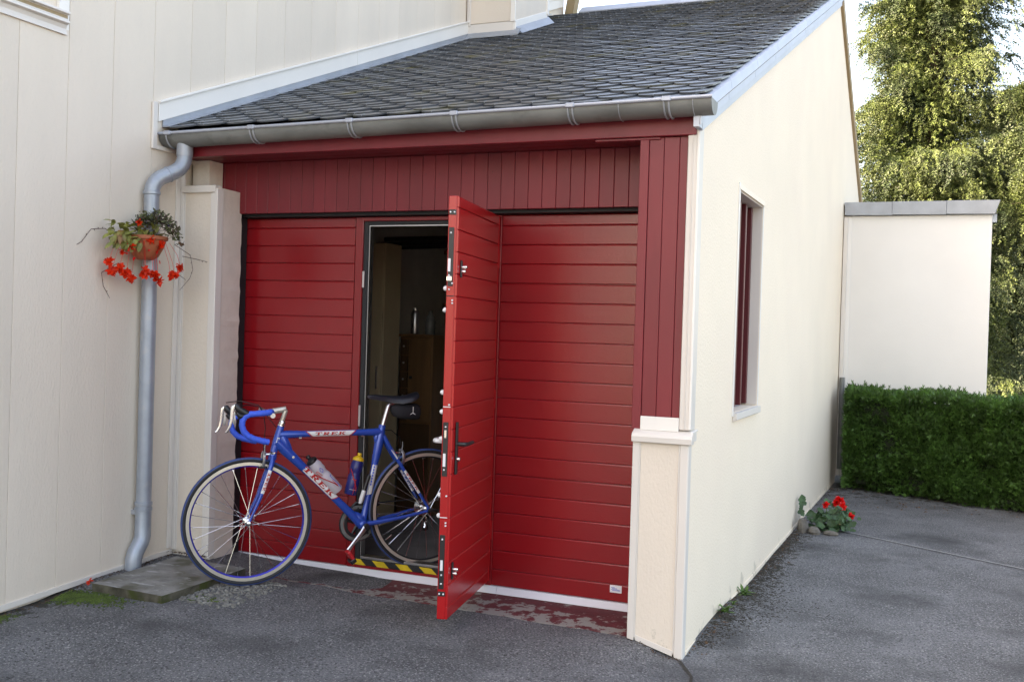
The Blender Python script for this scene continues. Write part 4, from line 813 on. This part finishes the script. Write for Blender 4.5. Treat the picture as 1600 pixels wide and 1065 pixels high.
# brakes
def brake(fn, u, v, sgn):
    R_ = build(MB().tube([fn(u + .03 * sgn, v + .02, 0), fn(u - .012 * sgn, v + .02, 0)], .008, 10), 'brake_caliper', 'chrome', BK, smooth=True)
    for s_ in (-1, 1): build(MB().tube([fn(u - .006 * sgn, v + .034, s_ * .016), fn(u - .010 * sgn, v + .018, s_ * .032), fn(u - .010 * sgn, v - .012, s_ * .034), fn(u - .012 * sgn, v - .038, s_ * .022)], [.007, .0085, .008, .0075], 8), 'caliper_arm', 'alu', R_, smooth=True)
    for s_ in (-1, 1): build(MB().obox(fn(u - .014 * sgn, v - .045, s_ * .016), UD, Z, WD, .022, .006, .005), 'brake_pad', 'hardware_black', R_, bevel=.002)
    build(MB().tube([fn(u - .004 * sgn, v + .036, .018), fn(u - .006 * sgn, v + .062, .024), fn(u - .004 * sgn, v + .085, .026)], [.006, .004, .003], 8), 'barrel_adjuster', 'chrome', R_, smooth=True)
brake(S, .082, .662, 1); brake(B, .832, .652, -1)
tb('rear_brake_cable', [(.66, .785, .015), (.72, .80, .018), (.77, .80, .02), (.82, .76, .022), (.828, .715, .02)], .0025, 'black_plastic', n=6); tb('cable_guide', [(.60, .770, .012), (.618, .770, .012)], .004, 'alu', n=6); tb('cable_guide', [(.255, .767, .012), (.268, .767, .012)], .005, 'alu', n=6)
tb('down_tube_shifter_boss', [(.222, .668, .018), (.222, .668, .030)], [.010, .007], 'chrome', n=10)
# seatpost, saddle
SP_ = tb('seatpost', [(.724, .815), (.7545, .930), (.762, .942), (.790, .948)], [.0136, .0136, .0135, .011], 'alu', n=14)
build(MB().lathe(B(.7215, .812), [(.0195, 0), (.0195, .014), (.0155, .017)], 16, Z * .98 + UD * .19), 'seat_clamp', 'bike_blue', BK, smooth=True)
build(MB().obox(B(.795, .956), UD, Z, WD, .020, .008, .024), 'saddle_clamp', 'chrome', BK, bevel=.004)
mb = MB(); st8 = [(.632, .991, .004, .006), (.640, .993, .017, .015), (.68, .994, .020, .020), (.72, .991, .023, .023), (.77, .987, .032, .028), (.82, .986, .050, .030), (.87, .994, .064, .028), (.905, 1.005, .066, .022), (.918, 1.009, .052, .016), (.922, 1.009, .03, .010)]
vs = []; nn_ = 14
for u, v, hw, hh in st8:
    hh *= 1.25
    for j in range(nn_):
        t = PI * j / (nn_ - 1); vs.append(B(u, v - hh * .95 + hh * math.sin(t) * 1.0 + (0 if 0 < j < nn_ - 1 else -.004), hw * math.cos(t)))
mb.add(vs, [(i * nn_ + j, i * nn_ + (j + 1) % nn_, (i + 1) * nn_ + (j + 1) % nn_, (i + 1) * nn_ + j) for i in range(len(st8) - 1) for j in range(nn_)] + [tuple(range(nn_)), tuple(range(len(vs) - 1, len(vs) - nn_ - 1, -1))])
SAD = build(mb, 'saddle', 'saddle', BK, smooth=True)
for s_ in (-1, 1): build(MB().tube([B(.665, .972, s_ * .010), B(.72, .962, s_ * .018), B(.765, .958, s_ * .022), B(.84, .958, s_ * .022), B(.895, .985, s_ * .035)], .0036, 8), 'saddle_rail', 'chrome', SAD, smooth=True)
# pump along the seat tube, cages
tb('pump', [(.6455, .560, .030), (.603, .425, .030)], [.0115, .0115], 'black_plastic', n=12); tb('pump_barrel', [(.619, .476, .030), (.603, .425, .030), (.597, .405, .030)], [.0122, .0122, .008], 'decal_white', n=12)
b1a, b1b = (.305, .668), (.478, .476); b2a, b2b = (.600, .676), (.550, .452)
def cage(a, b, o_):
    d = Vector((b[0] - a[0], b[1] - a[1], 0)).normalized(); n_ = Vector((-d.y, d.x, 0)); P = lambda t, h, w: (a[0] + (b[0] - a[0]) * t + n_.x * h, a[1] + (b[1] - a[1]) * t + n_.y * h, w)
    for s_ in (-1, 1): tb('bottle_cage', [P(.40, o_ * .036, s_ * .02), P(.55, o_ * .02, s_ * .034), P(.80, -o_ * .01, s_ * .037), P(1.01, -o_ * .02, s_ * .02), P(1.03, o_ * .01, s_ * .012)], .0028, 'decal_red', n=6)
cage(b1a, b1b, -1); cage(b2a, b2b, -1)
def bottle(name, label, a, b, mb_, mc, cap):
    A_, Bq = B(*b, 0), B(*a, 0); d = (Bq - A_); L_ = d.length; d = d.normalized(); R_ = .0345
    t = thing(name, label, 'bottle', A_)
    h = L_ - cap
    build(MB().lathe(A_, [(R_ * .9, 0), (R_, .006), (R_, h * .52), (R_ * .90, h * .58), (R_ * .86, h * .62), (R_ * .90, h * .67), (R_, h * .73), (R_ * .98, h * .90), (R_ * .8, h)], 22, d), 'body', mb_, t, smooth=True)
    build(MB().lathe(A_ + d * h, [(R_ * .88, 0), (R_ * .92, .006), (R_ * .86, .014), (R_ * .5, .022), (R_ * .30, .026), (R_ * .30, cap * .75), (R_ * .38, cap * .8), (R_ * .30, cap)], 20, d), 'cap', mc, t, smooth=True)
    return t, A_, d, R_
t1, A1, D1, R1 = bottle('water_bottle', 'translucent white water bottle with black cap in the down tube cage', b1a, b1b, 'bottle_white', 'black_plastic', .045)
t2, A2, D2, R2 = bottle('water_bottle', 'dark blue water bottle with yellow cap in the seat tube cage', b2a, b2b, 'bottle_blue', 'bottle_yellow', .042)
def onb(A_, D_, R_, s_, h):
    wv = (WD - D_ * WD.dot(D_)).normalized(); up = wv.cross(D_); th_ = h / R_; return A_ + D_ * s_ + (wv * math.cos(th_) + up * math.sin(th_)) * (R_ + .0009)
def mark(t, A_, D_, R_, pts, wd, m):
    for (a, b) in zip(pts[:-1], pts[1:]):
        d = Vector((b[0] - a[0], b[1] - a[1])); n_ = Vector((-d.y, d.x)).normalized() * wd; k = 6; vs = []
        for i in range(k + 1):
            s_ = a[0] + d.x * i / k; h = a[1] + d.y * i / k; vs += [onb(A_, D_, R_, s_ + n_.x, h + n_.y), onb(A_, D_, R_, s_ - n_.x, h - n_.y)]
        build(MB().add(vs, [(2 * i, 2 * i + 1, 2 * i + 3, 2 * i + 2) for i in range(k)]), 'mark', m, t)
mark(t1, A1, D1, R1, [(.012, -.026), (.10, -.018), (.10, -.030)], .0022, 'sticker_blue'); mark(t1, A1, D1, R1, [(.03, -.018), (.075, -.012)], .0012, 'petal_red'); mark(t1, A1, D1, R1, [(.155, -.012), (.172, -.004), (.158, .006), (.143, -.002), (.155, -.012)], .0015, 'sticker_blue')
mark(t1, A1, D1, R1, [(.12, .022), (.165, .028), (.165, .018), (.13, .012)], .0013, 'petal_red')
mark(t2, A2, D2, R2, [(.005, .0), (.085, -.002), (.085, .022)], .0014, 'petal_red'); mark(t2, A2, D2, R2, [(.03, -.02), (.03, .022)], .0009, 'decal_white')
# saddle bag
o = thing('saddle_bag', 'small black bag strapped under the bicycle saddle', 'bag', B(.86, .87))
mb = MB(); sec = [(.772, .915, .018, .012), (.790, .908, .034, .030), (.83, .902, .042, .043), (.88, .902, .045, .045), (.918, .900, .045, .043), (.932, .898, .040, .036)]; vs = []
for u, v, hv, hw in sec:
    for j in range(14): t = 2 * PI * j / 14; c_, s_ = math.cos(t), math.sin(t); vs.append(B(u, v + hv * (abs(s_) ** .6) * (1 if s_ > 0 else -1), hw * (abs(c_) ** .6) * (1 if c_ > 0 else -1)))
mb.add(vs, [(i * 14 + j, i * 14 + (j + 1) % 14, (i + 1) * 14 + (j + 1) % 14, (i + 1) * 14 + j) for i in range(5) for j in range(14)] + [tuple(range(14)), tuple(range(83, 69, -1))]); build(mb, 'pouch', 'bag', o, smooth=True)
for s_ in (-1, 1): build(MB().tube([B(.83, .93, s_ * .02), B(.83, .962, s_ * .022)], .007, 6, .3), 'strap', 'bag', o)
build(MB().obox(B(.935, .90, 0), UD, Z, WD, .003, .02, .03), 'strap_end', 'bag', o, bevel=.002)
mb = MB()
for (du, dv, aa, L_) in ((.885, .912, 1.57, .012), (.878, .893, .5, .010), (.890, .893, 2.6, .010), (.885, .925, 1.57, .006)): mb.tube([B(du - math.cos(aa) * L_, dv - math.sin(aa) * L_, .0462), B(du + math.cos(aa) * L_, dv + math.sin(aa) * L_, .0462)], [.0012, .0022], 6)
build(mb, 'emblem', 'white_paint', o)

# ================================================================== HANGING POT ON THE DOWNPIPE
PC = Vector((-.115, -.715, 1.675)); rv = lambda s_: random.uniform(-s_, s_)
o = thing('flower_pot', 'terracotta bowl hung on the zinc downpipe', 'flower pot', PC)
build(MB().lathe(PC + Z * .014, [(.040, 0), (.066, .018), (.093, .066), (.105, .106), (.114, .108), (.114, .126), (.103, .126), (.100, .106), (.02, .10)], 28), 'bowl', 'terracotta', o, smooth=True)
build(MB().ring(PXY + Z * 1.76, (0, 0, 1), [(PR, -.006), (PR + .003, -.006), (PR + .003, .006), (PR, .006)], 24), 'pipe_strap', 'zinc', o)
TOPC = PC + Z * .13
def rdir(el0, el1): a = random.uniform(0, 2 * PI); e = random.uniform(el0, el1); return Vector((math.cos(a) * math.cos(e), math.sin(a) * math.cos(e), math.sin(e)))
LV = Vector((-.34, -1.22, 0)); RV = Vector((.80, .55, 0)); CV = Vector((.55, -.83, 0))
bg = thing('begonia', 'begonia with drooping red flowers spilling from the terracotta bowl', 'plant', TOPC)
mb = MB()
for i in range(95):
    ctr = TOPC + LV * random.uniform(-.06, .15) + CV * random.uniform(0, .09) + Z * random.uniform(-.025, .065); d = (LV * random.uniform(-.5, 1) + CV * random.uniform(.0, .7) + Z * random.uniform(-.5, .7)).normalized()
    mb.leaf(ctr, d, Z + rdir(-1, 1) * .5, random.uniform(.03, .065), random.uniform(.018, .032), .3, .35)
for i in range(34):
    ctr = TOPC + LV * random.uniform(.0, .14) + CV * random.uniform(.08, .125) + Z * random.uniform(-.05, .02); mb.leaf(ctr, (LV * random.uniform(-.2, .8) + CV * .3 + Z * random.uniform(-1.1, -.2)), CV + Z * .3 + rdir(-1, 1) * .4, random.uniform(.03, .06), random.uniform(.016, .028), .3, .3)
build(mb, 'leaves', 'begonia_leaf', bg, smooth=True, kind='stuff')
def flower(parent, p, r, m, n=14, name='flower'):
    mb = MB()
    for k in range(n): mb.leaf(p, rdir(-1.3, 1.3), rdir(-1, 1), r * random.uniform(.75, 1.15), r * .62, .35, .15, 3)
    return build(mb, name, m, parent, smooth=True)
for (l_, c_, z_, r_) in [(.165, .03, -.150, .030), (.150, .03, -.185, .030), (.110, .06, -.165, .030), (.080, .06, -.190, .032), (.055, .06, -.205, .028), (-.005, .08, -.175, .028), (-.012, .08, -.215, .028), (-.060, .08, -.185, .028), (-.075, .08, -.215, .032), (-.048, .085, -.208, .024), (-.135, .08, -.200, .026), (-.155, .08, -.175, .025), (-.180, .07, -.150, .027), (.055, .10, -.055, .026), (.095, .08, -.085, .018), (-.045, .13, -.018, .026), (-.085, .13, -.055, .032), (.02, .10, .055, .018)]:
    p = TOPC + LV * l_ + CV * c_ + Z * (z_ + random.uniform(-.018, .022)); flower(bg, p, r_ * 1.2, 'petal_red', 18)
    if z_ < -.1: build(MB().tube([p, p + Z * .05 + (TOPC - p) * .1, TOPC + LV * l_ * .7 + CV * (c_ + .03) - Z * .02], .0012, 4), 'stalk', 'petal_crimson', bg)
for k in range(7): flower(bg, TOPC + LV * rv(.14) + CV * .11 + Z * random.uniform(-.13, -.07), .010, 'petal_crimson', 6, 'bud')
lb = thing('lobelia', 'small dark leaved lobelia bush at the right of the hanging bowl', 'plant', TOPC + RV * .08)
mb = MB()
for i in range(650):
    t = random.random(); c_ = TOPC + RV * (random.uniform(-.05, .17)) + CV * rv(.07) + Z * (.03 + .055 * random.random() - .0); c_.z += .05 * math.sin(PI * min(1, max(0, ((c_ - TOPC).dot(RV) + .06) / .22))) - max(0, (c_ - TOPC).dot(RV) - .10) * .9
    mb.leaf(c_ + rdir(-1, 1) * .02, rdir(-.6, 1.2), rdir(-1, 1), random.uniform(.014, .028), .012, .2, .1, 2)
build(mb, 'leaves', 'lobelia_leaf', lb, kind='stuff')
for k in range(16):
    a = TOPC + RV * random.uniform(-.03, .12) + CV * rv(.05); build(MB().tube([a, a + rdir(.3, 1.4) * .05, a + RV * random.uniform(0, .06) + Z * random.uniform(.04, .11)], .0012, 4), 'stalk', 'stem', lb)
flower(lb, TOPC + RV * .125 + Z * .075, .013, 'petal_blue', 7); flower(lb, TOPC + RV * .19 + CV * .02 - Z * .02, .02, 'dry_leaf', 9, 'dry_head')
for pts in ([(.13, .02, 0), (.19, 0, .03), (.25, 0, .02), (.29, 0, -.05), (.335, 0, -.085)], [(.13, .02, -.15), (.20, 0, -.20), (.19, 0, -.27), (.16, 0, -.33)], [(-.14, .02, -.02), (-.22, 0, -.07), (-.235, 0, -.15), (-.22, 0, -.20), (-.17, 0, -.27)], [(-.18, 0, -.08), (-.25, 0, -.09), (-.31, 0, -.10)], [(-.16, 0, -.18), (-.20, 0, -.21)]):
    P = [TOPC + LV * a + CV * b + Z * c for a, b, c in pts]; mb = MB().tube(P, [.0019] * (len(P) - 1) + [.0012], 4)
    st_o = build(mb, 'trailing_stem', 'stem', bg if pts[0][0] > 0 else lb); mb = MB()
    for p, q in zip(P[1:-1], P[2:]):
        for t in (.2, .5, .8): mb.leaf(p.lerp(q, t), rdir(-1, 1), Z, .014, .005, .1, .1, 2)
    build(mb, 'leaves', 'stem', st_o)

# ================================================================== GROUND DETAILS
# drain slab below the downpipe
cs = [(-.075, -1.075), (.395, -1.10), (.405, -.46), (-.105, -.42)]; m_ = 4; top = []
for j in range(m_ + 1):
    for i in range(m_ + 1):
        u, v = i / m_, j / m_; x = (cs[0][0] * (1 - u) + cs[1][0] * u) * (1 - v) + (cs[3][0] * (1 - u) + cs[2][0] * u) * v; y = (cs[0][1] * (1 - u) + cs[1][1] * u) * (1 - v) + (cs[3][1] * (1 - u) + cs[2][1] * u) * v
        e = (rv(.002) if i in (0, m_) or j in (0, m_) else 0); top.append((x + e, y + e, .036 + rv(.0008) - .010 * (1 - v)))
k = m_ + 1; fs = [(j * k + i, j * k + i + 1, (j + 1) * k + i + 1, (j + 1) * k + i) for j in range(m_) for i in range(m_)]
per = [i for i in range(k)] + [j * k + m_ for j in range(1, k)] + [m_ * k + i for i in range(m_ - 1, -1, -1)] + [j * k for j in range(m_ - 1, 0, -1)]
bot = [(top[i][0], top[i][1], -.05) for i in per]; fs += [(per[i], len(top) + i, len(top) + (i + 1) % len(per), per[(i + 1) % len(per)]) for i in range(len(per))]
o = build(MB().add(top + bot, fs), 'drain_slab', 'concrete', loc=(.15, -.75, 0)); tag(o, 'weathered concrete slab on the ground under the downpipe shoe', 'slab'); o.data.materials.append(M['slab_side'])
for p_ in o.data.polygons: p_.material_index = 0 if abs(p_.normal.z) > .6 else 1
# rubble patch at the slab's right end
mb = MB()
for i in range(900):
    x, y = random.uniform(.36, .72), random.uniform(-1.02, -.5); 
    if (x - .40) * .9 + (y + .98) * .35 < .0 or random.random() < (x - .4) * 1.2 or (y + .5) > 0: continue
    r_ = random.uniform(.003, .011); mb.ball((x, y, g(x, y) + r_ * .2), r_, random.choice((5, 6)), (random.uniform(.7, 1.6), random.uniform(.7, 1.6), random.uniform(.5, .9)))
build(mb, 'rubble', 'rubble', kind='stuff')
mb = MB()
for i in range(1500):
    x, y = random.gauss(-.04, .12), random.gauss(-1.17, .045)
    if x < XL + .03: continue
    r_ = random.uniform(.002, .008); mb.ball((x, y, g(x, y) + .002), r_, 4, (1.2, 1.1, .8))
for i in range(500):
    x, y = random.gauss(XL + .06, .03), random.gauss(-1.62, .07); 
    if x > XL + .02: r_ = random.uniform(.002, .007); mb.ball((x, y, g(x, y)), r_, 4, (1.2, 1.1, .8))
for i in range(40):
    x, y = random.gauss(.50, .05), random.gauss(-.93, .03); r_ = random.uniform(.005, .012); mb.ball((x, y, g(x, y)), r_, 6, (1.2, 1.1, .5))
build(mb, 'moss', 'moss', kind='stuff')
mb = MB()     # dirt and leaf litter along the wall feet
def litter(x, y, z, s_): mb.leaf((x, y, z + .003), rdir(-.2, .4), Z + rdir(-1, 1) * .6, s_, s_ * .6, .3, .3, 2)
for i in range(420):
    t = random.random(); y = -1.9 + 1.55 * t; x = XL + .012 + abs(random.gauss(0, .022)); litter(x, y, g(x, y), random.uniform(.004, .016))
for i in range(140): x = random.uniform(XL, .06); y = YP - .02 - abs(random.gauss(0, .02)); litter(x, y, .040, random.uniform(.005, .016))
for i in range(500): y = random.uniform(-.35, 6.2); x = XR + .012 + abs(random.gauss(0, .05)); litter(x, y, g(x, y), random.uniform(.006, .022))
for i in range(500): y = random.uniform(4.7, 6.3); x = random.uniform(2.85, 4.9); litter(x, y, g(x, y), random.uniform(.008, .03))
for i in range(80): x = random.uniform(2.56, 2.80); y = YR - .012 - abs(random.gauss(0, .008)); litter(x, y, g(x, y), random.uniform(.004, .012))
for i in range(160): x, y = random.uniform(.6, 5), random.uniform(-1.6, 4.5); litter(x, y, g(x, y), random.uniform(.003, .008)) if (x > 2.9 or y < -.42) else 0
build(mb, 'leaf_litter', 'dry_leaf', kind='stuff')
mb = MB()
for i in range(4000):
    y = random.uniform(-.2, 3.2); w_ = .10 + .28 * max(0, math.sin((y + .2) * 1.6)) ** 2; x = XR + .015 + abs(random.gauss(0, w_ * .55))
    r_ = random.uniform(.0012, .005); mb.ball((x, y, g(x, y) + .0005), r_, 4, (1.5, 1.5, .6))
build(mb, 'dried_moss', 'dirt', kind='stuff')
o = flower(None, Vector((-.10, -1.07, .032)), .024, 'petal_red', 9, 'fallen_flower'); tag(o, 'fallen red begonia flower on the left end of the slab', 'flower')
def weed(x, y, s_, label, n=9):
    t = thing('weed', label, 'weed', (x, y, g(x, y))); mb = MB()
    for k in range(n): d = rdir(.25, 1.2); mb.leaf((x + rv(.02), y + rv(.02), g(x, y)), d, Z, s_ * random.uniform(.7, 1.3), s_ * .35, .2, .3, 3)
    build(mb, 'leaves', 'weed', t, smooth=True, kind='stuff')
weed(XR + .035, .42, .055, 'small green weed at the foot of the gable wall nearest the corner', 12); weed(XR + .03, .95, .06, 'larger green weed further along the foot of the gable wall', 14); weed(XR + .05, .62, .035, 'tiny weed between the two larger weeds at the gable wall', 7)
# geranium with stones
gc = Vector((3.05, 3.42, g(3.05, 3.42)))
t = thing('geranium', 'red geranium growing from the asphalt at the gable wall', 'plant', gc)
lvm = MB()
def gleaf(c, n_, r):
    n_ = n_.normalized(); a = n_.orthogonal().normalized(); b = n_.cross(a); K_ = 9; vs = [c - n_ * r * .15] + [c + (a * math.cos(2 * PI * i / K_) + b * math.sin(2 * PI * i / K_)) * r * (1 + .10 * (-1) ** i) + n_ * r * .12 for i in range(K_)]
    lvm.add(vs, [(0, 1 + i, 1 + (i + 1) % K_) for i in range(K_)])
for i in range(230):
    p = gc + Vector((random.gauss(.02, .085), random.gauss(0, .10), abs(random.gauss(.07, .045)))); p.x = max(p.x, XR + .02); gleaf(p, rdir(.1, 1.4) + Vector((.3, -.6, .3)), random.uniform(.016, .032))
for i in range(16): gleaf(Vector((XR + .035 + abs(rv(.03)), 3.36 + rv(.08), -.02 + .16 * random.random())), Vector((.5, -.8, .3)), .018)
build(lvm, 'leaves', 'geranium_leaf', t, kind='stuff')
for (dx, dy, dz, r_) in ((.075, .02, .235, .036), (.050, .04, .205, .028), (.100, .0, .195, .030), (-.03, .03, .185, .026), (.165, -.02, .125, .026)):
    p = gc + Vector((dx, dy, dz)); flower(t, p, r_ * 1.25, 'petal_crimson', 34, 'flower_head'); build(MB().tube([p, gc + Vector((dx * .5, dy, .08))], .003, 5), 'stalk', 'weed', t)
flower(t, gc + Vector((.09, -.06, .07)), .022, 'tan_panel', 9, 'faded_head')
def rock(x, y, r, sc3, label):
    mb = MB().ball((0, 0, 0), r, 12, sc3); h = [Vector((rv(1), rv(1), rv(1))).normalized() for _ in range(9)]
    vs = []
    for p in mb.v:
        p = Vector(p); k_ = 1.0 + .16 * sum(max(0, p.normalized().dot(q)) ** 4 for q in h) - .12 + rv(.05); vs.append(tuple(p * k_ + Vector((x, y, g(x, y) + r * sc3[2] * .5))))
    mb.v = vs; tag(build(mb, 'stone', 'rock', loc=(x, y, g(x, y))), label, 'stone', 'stones round the geranium')
rock(2.88, 3.20, .055, (.8, .9, 1.2), 'upright rough stone against the wall beside the geranium'); rock(2.97, 3.17, .045, (1.1, .9, .8), 'low stone in front of the geranium leaves'); rock(3.09, 3.18, .038, (1.5, .8, .6), 'pale flat stone right under the geranium')

# ================================================================== HEDGE
hg = thing('hedge', 'clipped green conifer hedge in front of the white annex', 'hedge', (4.2, 5.5, -.11))
yfr = lambda x: 5.72 - .50 * max(0, x - 3.2); ztop = .83
mb = MB()
P_ = [(3.02, yfr(3.02) + .12), (3.7, yfr(3.7) + .12), (4.6, yfr(4.6) + .12), (6.2, yfr(6.2) + .12), (6.6, 5.2), (5.0, 6.1), (4.2, 6.25), (3.02, 6.25)]
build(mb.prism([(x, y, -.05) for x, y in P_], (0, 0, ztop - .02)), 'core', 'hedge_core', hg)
N_ = 52000; rs_ = np.random.RandomState(3)
def sprays(base, dirs, L, wid, rs, nleaf=3):
    n = len(base); VV = []; up = rs.normal(size=(n, 3)); sd = np.cross(dirs, up); sd /= np.linalg.norm(sd, axis=1)[:, None] + 1e-9
    V = []; 
    for k in range(nleaf):
        a = (k - (nleaf - 1) / 2) * .62; d2 = dirs * math.cos(a) + sd * math.sin(a); off = base + dirs * (L * (.18 * k))[:, None] * .5; ll = L * (1 - .22 * abs(k - (nleaf - 1) / 2))
        s2 = np.cross(d2, np.cross(dirs, sd)); V += [off, off + d2 * (ll * .5)[:, None] + s2 * (ll * wid)[:, None], off + d2 * ll[:, None], off + d2 * (ll * .5)[:, None] - s2 * (ll * wid)[:, None]]
    V = np.stack(V, 1).reshape(-1, 3); F = np.arange(len(V)).reshape(-1, 4); return V, F
xx = 2.93 + rs_.rand(N_) ** .9 * 3.2; kind_ = rs_.rand(N_)
zz = -.10 + rs_.rand(N_) * (ztop + .10); yy = np.array([yfr(x) for x in xx]) + np.abs(rs_.normal(0, .05, N_)) + .07 * np.maximum(0, 1 - (zz + .1) / .2)
lump = .045 * np.sin(xx * 9 + zz * 6) + .035 * np.sin(zz * 17 - xx * 5) + .02 * np.sin(xx * 23); yy = yy + lump
top_ = kind_ < .30; left_ = (kind_ >= .30) & (kind_ < .36)
zz = np.where(top_, ztop + rs_.normal(0, .022, N_) + .015 * np.sin(xx * 7) + np.where(rs_.rand(N_) < .015, .05, 0), zz); yy = np.where(top_, np.array([yfr(x) for x in xx]) + rs_.rand(N_) * .75, yy)
xx = np.where(left_, 2.95 + np.abs(rs_.normal(0, .035, N_)), xx); yy = np.where(left_, 5.72 + rs_.rand(N_) * .5, yy)
base = np.stack([xx, np.minimum(yy, 6.33), zz], 1); dirs = np.stack([rs_.normal(0, .55, N_), -.75 + rs_.normal(0, .4, N_), .45 + rs_.normal(0, .45, N_)], 1)
dirs[top_] = np.stack([rs_.normal(0, .5, top_.sum()), -.2 + rs_.normal(0, .5, top_.sum()), np.full(top_.sum(), .9)], 1)
dirs[left_] = np.stack([np.full(left_.sum(), -.6), rs_.normal(-.3, .4, left_.sum()), np.full(left_.sum(), .5)], 1)
dirs /= np.linalg.norm(dirs, axis=1)[:, None]
V, F = sprays(base, dirs, .028 + .032 * rs_.rand(N_), .13, rs_); npmesh('foliage', V, F, 'hedge_leaf', hg, kind='stuff')

# ================================================================== TREES
def spruce(name, label, x, y, h, rbase, needle, seed, zlow=.6, zmax=None, dens=1., rpow=.7, tw=.085, K_=13):
    rs = np.random.RandomState(seed); t = thing(name, label, 'tree', (x, y, -.12), 'spruces beyond the annex'); zmax = zmax or h
    build(MB().tube([(x, y, -.3), (x + .03, y, h * .3), (x - .02, y, h * .7), (x, y, h)], [h * .017, h * .014, h * .007, .01], 10), 'trunk', 'bark', t, smooth=True)
    lm = MB(); bases = []; dirs = []; z = zlow
    while z < min(h - .2, zmax):
        L = rbase * (1 - z / h) ** rpow * rs.uniform(.75, 1.12) + .15; az = rs.uniform(0, 2 * PI)
        z += rs.uniform(.017, .040) * (1.1 if dens >= 1 else 1.4)
        if math.sin(3 * az + 2.1 * z + seed) * math.sin(2.6 * z - az + seed) < -.35 and rs.rand() < .8: continue
        L *= .82 + .30 * math.sin(2 * az + 3.7 * z); dh_ = np.array([math.cos(az), math.sin(az)]); n_ = 9; pts = []
        rise = rs.uniform(-.05, .35)
        for i in range(n_ + 1):
            s = i / n_; pts.append(np.array([x + dh_[0] * L * s, y + dh_[1] * L * s, z + L * (rise * s - .55 * s * s + .28 * s ** 3.5)]))
        lm.tube(pts[:8:3] , [.03 * (1 - z / h) + .006, .010, .004], 4)
        for i in range(1, n_ + 1):                       # drooping side sprays along the limb
            for k in range(int(5 * dens) + 1):
                s = rs.uniform(-.5, .5) / n_; p = pts[i] + (pts[i] - pts[i - 1]) * rs.uniform(-1, 0); side = rs.choice([-1, 1]); lat = np.array([-dh_[1] * side, dh_[0] * side, 0]); ln = rs.uniform(.14, .48) * (1.15 - i / n_ * .5) * (.6 + L / 2.5)
                d0 = np.array([dh_[0], dh_[1], 0]) * rs.uniform(.2, .9) + lat * rs.uniform(.1, .8); d0[2] = rs.uniform(-.25, .05); droop = rs.uniform(.8, 2.6); m = max(3, int(ln / .045))
                for j in range(m):
                    q = (j + .5) / m; pp = p + d0 * ln * q; pp = pp + np.array([0, 0, -droop * ln * q * q * .8]); dd_ = d0 + np.array([0, 0, -droop * q * 1.5]); dd_ = dd_ / np.linalg.norm(dd_)
                    bases.append(pp + rs.normal(0, .025, 3)); dirs.append(dd_ * 1.0 + np.array([dh_[0], dh_[1], .0]) * .4 + rs.normal(0, .35, 3))
    nd = int(16000 * dens); zc = rs.uniform(zlow, min(h - .3, zmax), nd); rr_ = (rbase * (1 - zc / h) ** rpow) * .70 * np.sqrt(rs.rand(nd)); aa_ = rs.uniform(0, 2 * PI, nd)
    bases += list(np.stack([x + rr_ * np.cos(aa_), y + rr_ * np.sin(aa_), zc - .25 * rr_], 1)); dirs += list(np.stack([np.cos(aa_), np.sin(aa_), np.full(nd, -.4)], 1) + rs.normal(0, .5, (nd, 3)))
    build(lm, 'limbs', 'twig', t, kind='stuff')
    base = np.array(bases); d = np.array(dirs); d /= np.linalg.norm(d, axis=1)[:, None]; n = len(base); u = np.cross(d, rs.normal(size=(n, 3))); u /= np.linalg.norm(u, axis=1)[:, None]; v = np.cross(d, u); V = []
    L = tw * rs.uniform(.6, 1.5, n)
    for k in range(K_):
        a = k * 2.4; s = (k + .3) / K_; sdv = u * math.cos(a) + v * math.sin(a); c = base + d * (L * s)[:, None]; tip = c + (sdv * .8 + d * .65) * (L * .34 * (1 - .45 * s))[:, None]; hw = d * (L * .085)[:, None]
        V += [c - hw, c + hw, tip]
    V = np.stack(V, 1).reshape(-1, 3); F = np.arange(len(V)).reshape(-1, 3); o = npmesh('crown', V, F, needle, t, kind='stuff'); return n
TD = lambda d, dx, dy: (3.9055 + dx * d, -5.1423 + dy * d)
cnt = []
x, y = TD(18.5, -.026, 1.0768); cnt.append(spruce('spruce_tree', 'tall sunlit spruce with drooping branches rising behind the annex', x, y, 14, 2.1, 'spruce_needle', 5, 1.0, 8.0, 1.0, tw=.12))
x, y = TD(17.0, .098, 1.1207); cnt.append(spruce('spruce_tree', 'spruce at the right edge with a bare orange lit trunk', x, y, 10, 1.75, 'spruce_needle', 11, 3.6, 6.5, 1.0, tw=.12))
x, y = TD(24.0, .050, 1.104); cnt.append(spruce('spruce_tree', 'spruce with shade put into its dark needle colour, filling the gap between the two sunlit ones', x, y, 7.4, 2.5, 'spruce_shade_tint', 17, .3, 7.4, .6, tw=.22, K_=8))
x, y = TD(26.0, .09, 1.12); cnt.append(spruce('spruce_tree', 'dark spruce behind the rightmost spruce', x, y, 6.5, 2.6, 'spruce_shade_tint', 29, .3, 6.5, .6, tw=.22, K_=8))
print('twigs', cnt)
